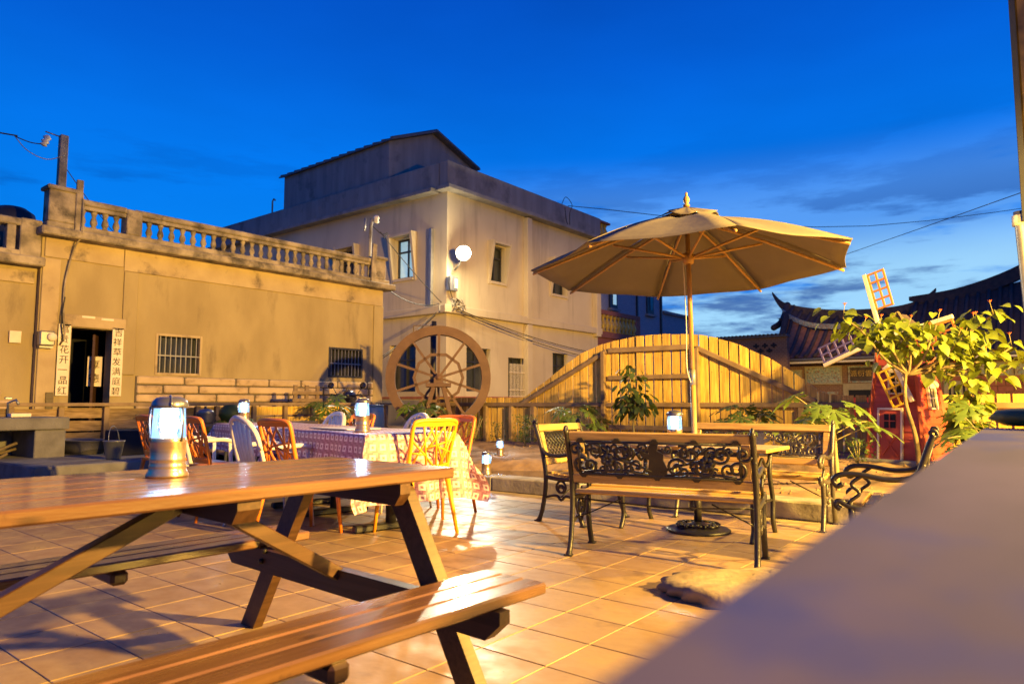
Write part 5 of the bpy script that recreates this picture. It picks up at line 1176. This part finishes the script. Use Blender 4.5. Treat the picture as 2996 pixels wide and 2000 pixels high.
OVAL = leaf_fan(oval, LEAFD, 'leaf', .15, .25)
def palmate():
    g = MB(); lobes = 7; pts = []
    g.v.append((0, 0, 0))
    for k in range(lobes):
        a = R(-130+260*k/(lobes-1)); Ln = .20-.055*abs(k-3)/3*1.3
        ca, sa = math.cos(a), math.sin(a)
        def Q(r, t, z): return (r*ca-t*sa, r*sa+t*ca, z)
        o_ = len(g.v)
        # lobe with two side teeth, folded along its rib
        prof_ = [(.05, .016), (.09, .022), (.115, .05), (.125, .024), (.155, .036), (.16, .016), (Ln+.02, 0)]
        sc_ = Ln/.2
        ribs = [Q(r*sc_, 0, -.25*(r*sc_)**2/.2) for r, _ in prof_]
        up_ = [Q(r*sc_, t*sc_*.95, .12*t-.25*(r*sc_)**2/.2-.008) for r, t in prof_]; dn = [Q(r*sc_, -t*sc_*.95, .12*t-.25*(r*sc_)**2/.2-.008) for r, t in prof_]
        m_ = len(prof_); g.v += ribs+up_+dn
        for i in range(m_-1):
            g.f.append((o_+i, o_+i+1, o_+m_+i+1, o_+m_+i)); g.f.append((o_+i+1, o_+i, o_+2*m_+i, o_+2*m_+i+1)); g.sm += [True, True]
        g.f += [(0, o_, o_+m_), (0, o_+2*m_, o_)]; g.sm += [True, True]
        if k: pass
    # web between lobes near the centre
    return g.mesh('leaf', LEAFP)
PALM = palmate()
def aim(dirv, roll=0):
    d = Vector(dirv).normalized(); q_ = d.to_track_quat('X', 'Z'); return (q_ @ Euler((roll, 0, 0)).to_quaternion()).to_euler()
def papaya(label, x, y, h, n, spread, size, seed):
    rnd = random.Random(seed); z = soil_h(x, y)-.01 if x > 6.12 else 0
    o = thing('papaya_plant', label, 'plant', (x, y, z), 0, 'young papaya plants in the bed')
    MB().tube(smooth_path([(0, 0, -.05), (.01, .01, h*.5), (0, .02, h)], 4), [.022]*4+[.017]*4+[.012], 8).build('stem', STEM, o)
    for k in range(n):
        a = k*2.4+rnd.uniform(-.3, .3); e = rnd.uniform(-.15, .75); zz_ = h*(.62+.38*k/n); ln = spread*rnd.uniform(.7, 1.1)*(1.0 if k < n*.75 else .6)
        d = Vector((math.cos(a)*math.cos(e), math.sin(a)*math.cos(e), math.sin(e)+.15))
        p0 = Vector((0, .015, zz_)); p1 = p0+d*ln*.6+Vector((0, 0, .03)); p2 = p0+d*ln
        pt_k = MB().tube(smooth_path([p0, p1, p2], 4), .005, 5).build('petiole', STEM, o)
        dd = Vector((math.cos(a), math.sin(a), rnd.uniform(-.75, -.15))); s = size/.2*rnd.uniform(.75, 1.15)
        put('leaf', PALM, o, tuple(p2), tuple(aim(dd, rnd.uniform(-.4, .4))), (s, s, s))
    return o
papaya('papaya plant with splayed leaves in front of the wooden wheel', 8.75, 8.95, .66, 12, .38, .26, 1)
papaya('papaya plant beside the low fence left of the wheel', 7.95, 10.5, .62, 12, .40, .26, 2)
papaya('bushy papaya plant beside the far end of the cloth tables', 5.75, 10.3, .58, 12, .40, .26, 3)
papaya('papaya plant against the fence left of the iron armchair', 9.2, 6.0, .55, 11, .36, .25, 4)
papaya('papaya plant behind the bench facing the camera, at the foot of the scallop', 8.9, 3.15, .50, 12, .38, .27, 5)
papaya('tall papaya plant with bright leaves between the bench and the windmill', 7.2, 1.78, .70, 13, .42, .27, 6)
papaya('leafy papaya plant at the right of the windmill', 8.0, .62, .52, 13, .42, .25, 9)
papaya('small papaya seedling behind the parasol pole', 8.6, 4.4, .22, 6, .16, .14, 12)
def leafy_shrub(name, label, base, limbs, leafmesh, nper, size, seed, trunk_r, m=BARK, flowers=0, extra=0, cat='shrub'):
    rnd = random.Random(seed); o = thing(name, label, cat, base); mass = MB()
    for k, L in enumerate(limbs):
        P = smooth_path(L, 5); n = len(P)
        tr = trunk_r if k == 0 else trunk_r*.5
        MB().tube(P, [tr*(1-.6*i/n)+.003 for i in range(n)], 8).build('trunk' if k == 0 else 'branch', m, o)
    tips = [Vector(L[-1]) for L in limbs[(1 if len(limbs) > 1 else 0):]]+[Vector(L[len(L)//2]) for L in limbs[1:]]
    for ti, tip in enumerate(tips):
        for j in range(nper):
            d = Vector((rnd.gauss(0, 1), rnd.gauss(0, 1), rnd.gauss(0, .75))); d.normalize()
            p = tip+d*rnd.uniform(.03, .2)*size
            dd = Vector((d.x, d.y, d.z*.4-rnd.uniform(.1, .9))); s = rnd.uniform(.8, 1.35)
            put('leaf', leafmesh, o, tuple(p), tuple(aim(dd, rnd.uniform(-.7, .7))), (s, s, s))
        if extra:
            for j in range(extra):
                d = Vector((rnd.gauss(0, 1), rnd.gauss(0, 1), rnd.gauss(0, .8))); d.normalize(); p = tip+d*rnd.uniform(.02, .24)*size
                dd = Vector((d.x, d.y, d.z*.4-rnd.uniform(.1, .9))); s = rnd.uniform(.5, .95)
                Mx = Matrix.Translation(p) @ aim(dd, rnd.uniform(-.8, .8)).to_matrix().to_4x4() @ Matrix.Scale(s, 4)
                mass.add([tuple(v.co) for v in leafmesh.vertices], [tuple(q_.vertices) for q_ in leafmesh.polygons], True, Mx)
        if flowers and ti % 2 == 0:
            p = tip+Vector((rnd.uniform(-.05, .05), rnd.uniform(-.05, .05), .13*size))
            f = MB(); f.tube([tip, p], .003, 4); f.build('flower_stalk', STEM, o)
            g = MB()
            for q_ in range(6):
                a = q_*1.05; g.add([(0, 0, -.01), (.014*math.cos(a-.4), .014*math.sin(a-.4), .012), (.024*math.cos(a), .024*math.sin(a), .02), (.014*math.cos(a+.4), .014*math.sin(a+.4), .012)], [(0, 1, 2, 3)])
            g.build('flower', FLOW, o, tuple(p))
    if extra: mo_ = mass.build('small_leaves', leafmesh.materials[0], o); mo_['kind'] = 'stuff'
    return o
# spicy jatropha shrub at the right: positions in a frame facing the camera (r = right, f = away)
def cf(o, r, f, z): v = RT*r+Vector((FW.x, FW.y, 0)).normalized()*f; return (v.x, v.y, z)
JB = Vector((8.29, 1.25, .25))
J = lambda r, f, z: cf(None, r, f, z)
limbs = [[J(0, 0, -.1), J(-.03, 0, .35), J(-.12, 0, .75), J(-.08, 0, 1.15)]]
for r, f, z in ((-.78, -.1, 1.58), (-.58, .1, 1.50), (-.42, -.1, 1.46), (-.24, .1, 1.55), (-.12, -.1, 1.46), (.05, .1, 1.38), (.12, -.2, 1.5), (.28, .05, 1.30), (.34, -.15, 1.32), (.52, .1, 1.32), (.62, -.1, 1.50), (.82, .05, 1.42), (.95, -.1, 1.28), (.7, -.05, 1.20), (.55, .0, 1.12), (-.30, .1, 1.38), (.78, -.1, 1.62), (1.05, 0, 1.12)):
    limbs.append([J(-.08, 0, 1.0), J(r*.4-.03, f*.5, 1.02+.25*(z-1)), J(r*.75, f*.8, z-.13), J(r, f, z)])
leafy_shrub('flowering_shrub', 'tall shrub with bright heart shaped leaves and small red flowers before the windmill', tuple(JB), limbs, HEART, 7, 1.05, 31, .024, BARK, 1, 4, cat='shrub')
limbs = [[J(.35, 0, -.1), J(.42, 0, .15), J(.55, -.05, .4), J(.50, -.05, .62)]]+[[J(.45, 0, .3), J(.5, 0, .45), J(.5+a, b, c)] for a, b, c in ((-.05, 0, .75), (.12, -.1, .68), (.0, .1, .58), (.10, 0, .48), (.04, -.1, .88), (.18, 0, .38))]
leafy_shrub('leafy_sapling', 'lower sapling with drooping yellow-green leaves right of the windmill', tuple(JB), limbs, HEART, 6, .7, 35, .022, BARK, 0, 12)
limbs = [[(0, 0, -.05), (.01, 0, .3), (0, .01, .62)]]+[[(0, 0, .45), (a*.6, b*.6, .55+(c-.55)*.5), (a, b, c)] for a, b, c in ((.12, .05, .75), (-.1, .1, .8), (.05, -.15, .85), (0, .12, 1.0), (-.05, -.1, 1.05), (.08, .02, 1.15), (-.02, .2, .7), (.02, -.22, .75), (0, .05, 1.25))]
leafy_shrub('young_tree', 'slim young tree with glossy dark leaves standing before the tall fence boards', (9.35, 5.15, soil_h(9.35, 5.15)-.02), limbs, OVAL, 8, .85, 41, .018, STEM, 0, 2, cat='tree')
def bushy(name, label, x, y, h, r, n, m, seed):
    rnd = random.Random(seed); o = thing(name, label, 'shrub', (x, y, soil_h(x, y)-.01))
    st = MB()
    for k in range(5): st.tube([(0, 0, 0), (rnd.uniform(-r, r)*.6, rnd.uniform(-r, r)*.6, h*rnd.uniform(.6, .95))], .006, 5)
    st.build('stems', STEM, o)
    g = MB()
    for k in range(n):
        p = Vector((rnd.gauss(0, r*.5), rnd.gauss(0, r*.5), h*rnd.uniform(.15, 1)))
        E_ = Euler((rnd.uniform(-.9, .9), rnd.uniform(-.9, .9), rnd.uniform(0, 6.28))).to_matrix().to_4x4(); s = rnd.uniform(.5, 1.1)
        g.add([(0, 0, 0), (.025*s, .012*s, .004), (.055*s, 0, 0), (.025*s, -.012*s, .004)], [(0, 1, 2, 3)], M=Matrix.Translation(p) @ E_)
    g.build('foliage', m, o)
    return o
bushy('small_shrub', 'small round leafy shrub by the fence near the pond', 9.35, 7.2, .52, .2, 420, LEAFP, 51)
bushy('small_shrub', 'thin dry shrub by the fence beside the wheel', 9.4, 8.4, .50, .2, 170, LEAFP, 52)
bushy('small_shrub', 'sparse little shrub between the wheel and the round shrub', 9.5, 7.95, .35, .13, 110, LEAFD, 53)
bushy('small_shrub', 'dense low shrub with reddish leaves under the sapling', 8.4, .75, .42, .25, 420, LEAFD, 54)
bushy('small_shrub', 'low leafy clump at the foot of the windmill', 8.6, 1.9, .3, .16, 200, LEAFP, 55)

# ------------------------------------------------------------------ washing corner on the left
ct = thing('concrete_counter', 'rough grey concrete cooking counter with open hearth at the picture edge', 'counter', (2.6, 10.3, 0))
wb(MB().box((2.45, 10.45, .70), (2.0, .95, .15), b=.01), 'slab', CONCD, ct); wb(MB().box((3.25, 10.45, .31), (.34, .9, .62), b=.01), 'pier', CONCD, ct); wb(MB().box((1.6, 10.45, .31), (.3, .9, .62), b=.01), 'pier', CONCD, ct)
wb(MB().box((2.42, 10.85, .31), (1.3, .1, .62)), 'back_wall', CONCD, ct); wb(MB().box((2.42, 10.4, .05), (1.3, .78, .12)), 'hearth_floor', CONCD, ct)
tap = thing('faucet', 'small chrome faucet standing on the concrete counter', 'faucet', (2.95, 10.6, .776))
MB().tube([(0, 0, 0), (0, 0, .18), (.06, -.08, .22), (.08, -.12, .16)], .015, 8).build('spout', GALV, tap); MB().box((0, 0, .24), (.08, .03, .03), b=.006).build('handle', GALV, tap)
tag(MB().box((3.05, 10.5, .80), (.22, .16, .045), b=.006).build('tile_stack', PAPER), 'grey flat tray lying on the concrete counter', 'tray')
bn = thing('firewood_pile', 'dark sticks piled inside the open hearth', 'firewood', (2.6, 10.3, .12))
for k in range(7): MB().tube([(random.uniform(-.3, .3), random.uniform(-.2, .2), .02+k*.03), (random.uniform(-.3, .4), random.uniform(-.2, .2), .1+k*.04)], .02, 6).build('stick', BARK, bn)
pf = struct(MB().box((3.6, 9.75, .14), (1.9, 2.3, .28), b=.015).build('concrete_step', CONCD)); pf.rotation_euler = (0, 0, 0)
bt = thing('wash_tub', 'long grey plastic wash tub on the concrete step', 'tub', (3.75, 10.45, .281), R(102))
g = MB(); n = 28
def sup(a, rx, ry, z): c, s = math.cos(a), math.sin(a); return (rx*math.copysign(abs(c)**.6, c), ry*math.copysign(abs(s)**.6, s), z)
prof_ = [(.36, .17, 0), (.40, .20, .08), (.44, .23, .18), (.47, .255, .185), (.47, .255, .175), (.43, .22, .165), (.38, .18, .03), (.0, .0, .025)]
for rx, ry, z in prof_: g.v += [sup(2*math.pi*k/n, rx, ry, z) for k in range(n)]
for i in range(len(prof_)-1):
    for k in range(n): g.f.append((i*n+k, i*n+(k+1) % n, (i+1)*n+(k+1) % n, (i+1)*n+k)); g.sm.append(True)
g.f.append(tuple(range(n))[::-1]); g.sm.append(False)
g.build('tub_body', CONCD, bt)
bk = thing('metal_bucket', 'dented galvanized bucket with raised handle on the concrete step', 'bucket', (3.62, 9.05, .281))
MB().lathe([(0, .004), (.075, .0), (.08, .01), (.115, .21), (.125, .215), (.12, .225), (.11, .21), (.074, .015), (0, .014)], 24).build('pail', GALV, bk)
MB().tube([(.118*math.cos(t), .02*math.sin(t), .21+.19*math.sin(t)) for t in [math.pi*k/12 for k in range(13)]], .004, 6, M=Matrix.Rotation(.7, 4, 'Z')).build('handle', GALV, bk)
tag(MB().box((0, 0, .16), (.5, .35, .32), b=.01).build('storage_crate', INT), 'dark crate standing behind the metal bucket', 'crate').location = (4.1, 9.75, .281)
sh = thing('side_shelf', 'low dark bench carrying the cooking pot behind the tables', 'bench', (5.35, 9.0, 0), R(-10))
MB().box((0, 0, .66), (1.9, .4, .05), b=.006).build('top', FENR, sh)
for s in (-1, 1): MB().box((s*.8, 0, .32), (.08, .34, .63), b=.006).build('leg', FENR, sh)
po = thing('cooking_pot', 'steel cooking pot with domed lid between the plants', 'pot', (4.72, 9.0, .686))
MB().lathe([(0, 0), (.10, 0), (.115, .02), (.115, .13), (.12, .135), (.0, .135)], 24).build('pot_body', GALV, po); MB().lathe([(.12, .136), (.09, .175), (.03, .195), (.0, .196)], 24).build('lid', GALV, po); MB().tube([(0, 0, .19), (0, 0, .225)], .018, 8).build('knob', RUBB, po)
for s in (-1, 1): MB().tube([(s*.115, -.03, .11), (s*.155, 0, .11), (s*.115, .03, .11)], .008, 6).build('handle', RUBB, po)
tag(MB().lathe([(0, 0), (.12, .03), (.16, .1), (.15, .17), (.08, .24), (0, .25)], 20).build('watermelon', LEAFD), 'round dark green melon sitting beside the cooking pot', 'melon').location = (5.08, 9.0, .686)
br = thing('blue_barrel', 'blue plastic barrel behind the lantern near the wheel', 'barrel', (7.3, 8.75, .12))
MB().lathe([(0, 0), (.20, 0), (.22, .03), (.235, .25), (.24, .27), (.235, .3), (.235, .5), (.24, .52), (.22, .76), (.20, .78), (0, .78)], 24).build('drum', BLUEP, br); MB().lathe([(.225, .78), (.225, .80), (0, .81)], 24).build('lid', BLUEP, br)
# scooter, only its front shows above the fence
so = thing('motor_scooter', 'dark motor scooter parked between the fence and the house', 'scooter', (9.25, 12.15, 0), R(25))
for x in (-.62, .62):
    MB().lathe([(.22, -.045), (.25, -.03), (.25, .03), (.22, .045), (.15, .03), (.15, -.03)], 24, Matrix.Translation((x, 0, .25)) @ Matrix.Rotation(R(90), 4, 'X')).build('wheel', RUBB, so)
MB().tube(smooth_path([(-.75, 0, .55), (-.5, 0, .72), (-.2, 0, .7), (.05, 0, .45), (.35, 0, .4), (.5, 0, .65), (.5, 0, .95)], 4), [.12]*4+[.17]*4+[.16]*4+[.1]*4+[.12]*4+[.17]*4+[.12], 12).build('body', SCOOT, so)
MB().tube(smooth_path([(-.7, 0, .76), (-.45, 0, .8), (-.1, 0, .77)], 4), .13, 10, flat=1.0).build('seat', RUBB, so)
MB().tube(smooth_path([(.72, 0, .92), (.62, 0, 1.06), (.5, 0, 1.12), (.38, 0, 1.08)], 4), [.05, .09, .12, .13, .14, .14, .14, .13, .12, .11, .1, .08, .06], 12).build('head_cowl', SCOOT, so)
MB().lathe([(0, 0), (.06, .01), (.08, .03), (0, .05)], 14, Matrix.Translation((.70, 0, 1.0)) @ Matrix.Rotation(R(80), 4, 'Y')).build('headlight', PAPER, so)
for s in (-1, 1):
    MB().tube([(.45, s*.1, 1.1), (.4, s*.36, 1.13)], .016, 8).build('handlebar', RUBB, so)
    st_ = MB().tube([(.45, s*.24, 1.12), (.46, s*.34, 1.28)], .008, 6).build('mirror_stem', RUBB, so); MB().lathe([(0, 0), (.06, .005), (.075, .02), (0, .035)], 14, Matrix.Translation((.45, s*.38, 1.32)) @ Matrix.Rotation(R(-80), 4, 'Y')).build('mirror', SCOOT, so)
MB().beam((.62, 0, .25), (.5, 0, .7), .09, .05).build('fork', RUBB, so)
sk = thing('slatted_rack', 'weathered slatted wooden rack leaning by the scooter', 'rack', (8.35, 11.95, 0), R(10))
for k in range(3): MB().box((-.3+k*.3, 0, .7), (.09, .04, 1.2), b=.005).build('upright', FENR, sk)
for z in (.5, .75, 1.0, 1.15): MB().box((0, -.03, z), (.8, .025, .07), b=.004).build('slat', FENR, sk)

# ------------------------------------------------------------------ foreground
ol = smooth_path([(x, y, 0) for x, y in ((3.33, 1.70), (3.47, 1.69), (3.64, 1.62), (3.86, 1.45), (4.0, 1.2), (4.0, .88), (3.75, .68), (3.45, .76), (3.27, 1.05), (3.20, 1.36), (3.25, 1.58), (3.33, 1.70))], 6)[:-1]
cen = Vector((3.62, 1.22, 0)); rk = MB(); n = len(ol); rr_ = random.Random(3)
rings = [(.95, 0), (.99, .02), (1.0, .045), (.965, .066), (.86, .078), (.68, .083), (.45, .09), (.2, .092)]
for sc_, z in rings:
    for k, p in enumerate(ol):
        q_ = cen+(p-cen)*(sc_*(1+.03*math.sin(5*k*.35+z*60)+rr_.uniform(-.012, .012))); rk.v.append((q_.x, q_.y, max(0, z+(rr_.uniform(-.006, .006)+.008*math.sin(q_.x*17+q_.y*11) if z else 0))))
for j_ in range(len(rings)-1):
    for k in range(n): rk.f.append((j_*n+(k+1) % n, j_*n+k, (j_+1)*n+k, (j_+1)*n+(k+1) % n)); rk.sm.append(True)
rk.f.append(tuple(range((len(rings)-1)*n, len(rings)*n))[::-1]); rk.sm.append(True)
rko = rk.build('boulder', ROCKM); tag(rko, 'flat rough boulder lying on the tiles beside the blurred ledge', 'rock')
lg = thing('parapet_ledge', 'broad out of focus ledge tinted with shade and sky sheen, running past the camera', 'ledge', (1.0, -.560, 0), R(2.4))
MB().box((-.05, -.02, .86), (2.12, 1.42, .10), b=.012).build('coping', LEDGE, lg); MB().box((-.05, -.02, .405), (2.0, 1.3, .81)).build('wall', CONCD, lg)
gc = tag(MB().lathe([(0, 0), (.19, .0), (.215, .015), (.20, .035), (.13, .045), (0, .05)], 24).build('cloth_bundle', LEAFD), 'dark green blurred bundle lying at the far end of the ledge', 'bundle'); gc.location = (2.02, -.12, .915); gc.scale = (1.0, 1.3, 1)
# sheet metal clad wall end and downpipe at the right edge
rw = thing('clad_wall', 'tall weathered metal clad wall end with dark flashing at the right picture edge', 'wall', (12.5, -.4, 3.5))
WALLY = mat('rusty_cladding_mat', (.24, .15, .05), (.06, .04, .025), rough=.45, metal=.3, scale=2.5, dirt_or_sheen=(.05, .04, .03), patch_scale=2, world=True)
wb(MB().box((12.6, -.55, 6.5), (1.4, 1.75, 6.0), b=.02), 'cladding', WALLY, rw)
for k in range(5): wb(MB().box((11.88, -.02-.36*k, 6.5), (.06, .04, 5.9), b=.008), 'rib', WALLY, rw)
wb(MB().box((11.85, .36, 6.5), (.2, .07, 6.1), b=.008), 'flashing', DARKW, rw)
dpp = thing('downpipe', 'grey downpipe dropping below the metal clad wall end', 'pipe', (12, .35, 0))
wb(MB().tube([(11.9, .43, 3.62), (11.9, .42, 3.4), (11.97, .38, 2.2), (12.0, .33, .2)], .07, 12), 'pipe', METALG, dpp); wb(MB().tube([(11.9, .43, 3.42), (11.9, .43, 3.56)], .09, 12), 'collar', WTRIM, dpp)
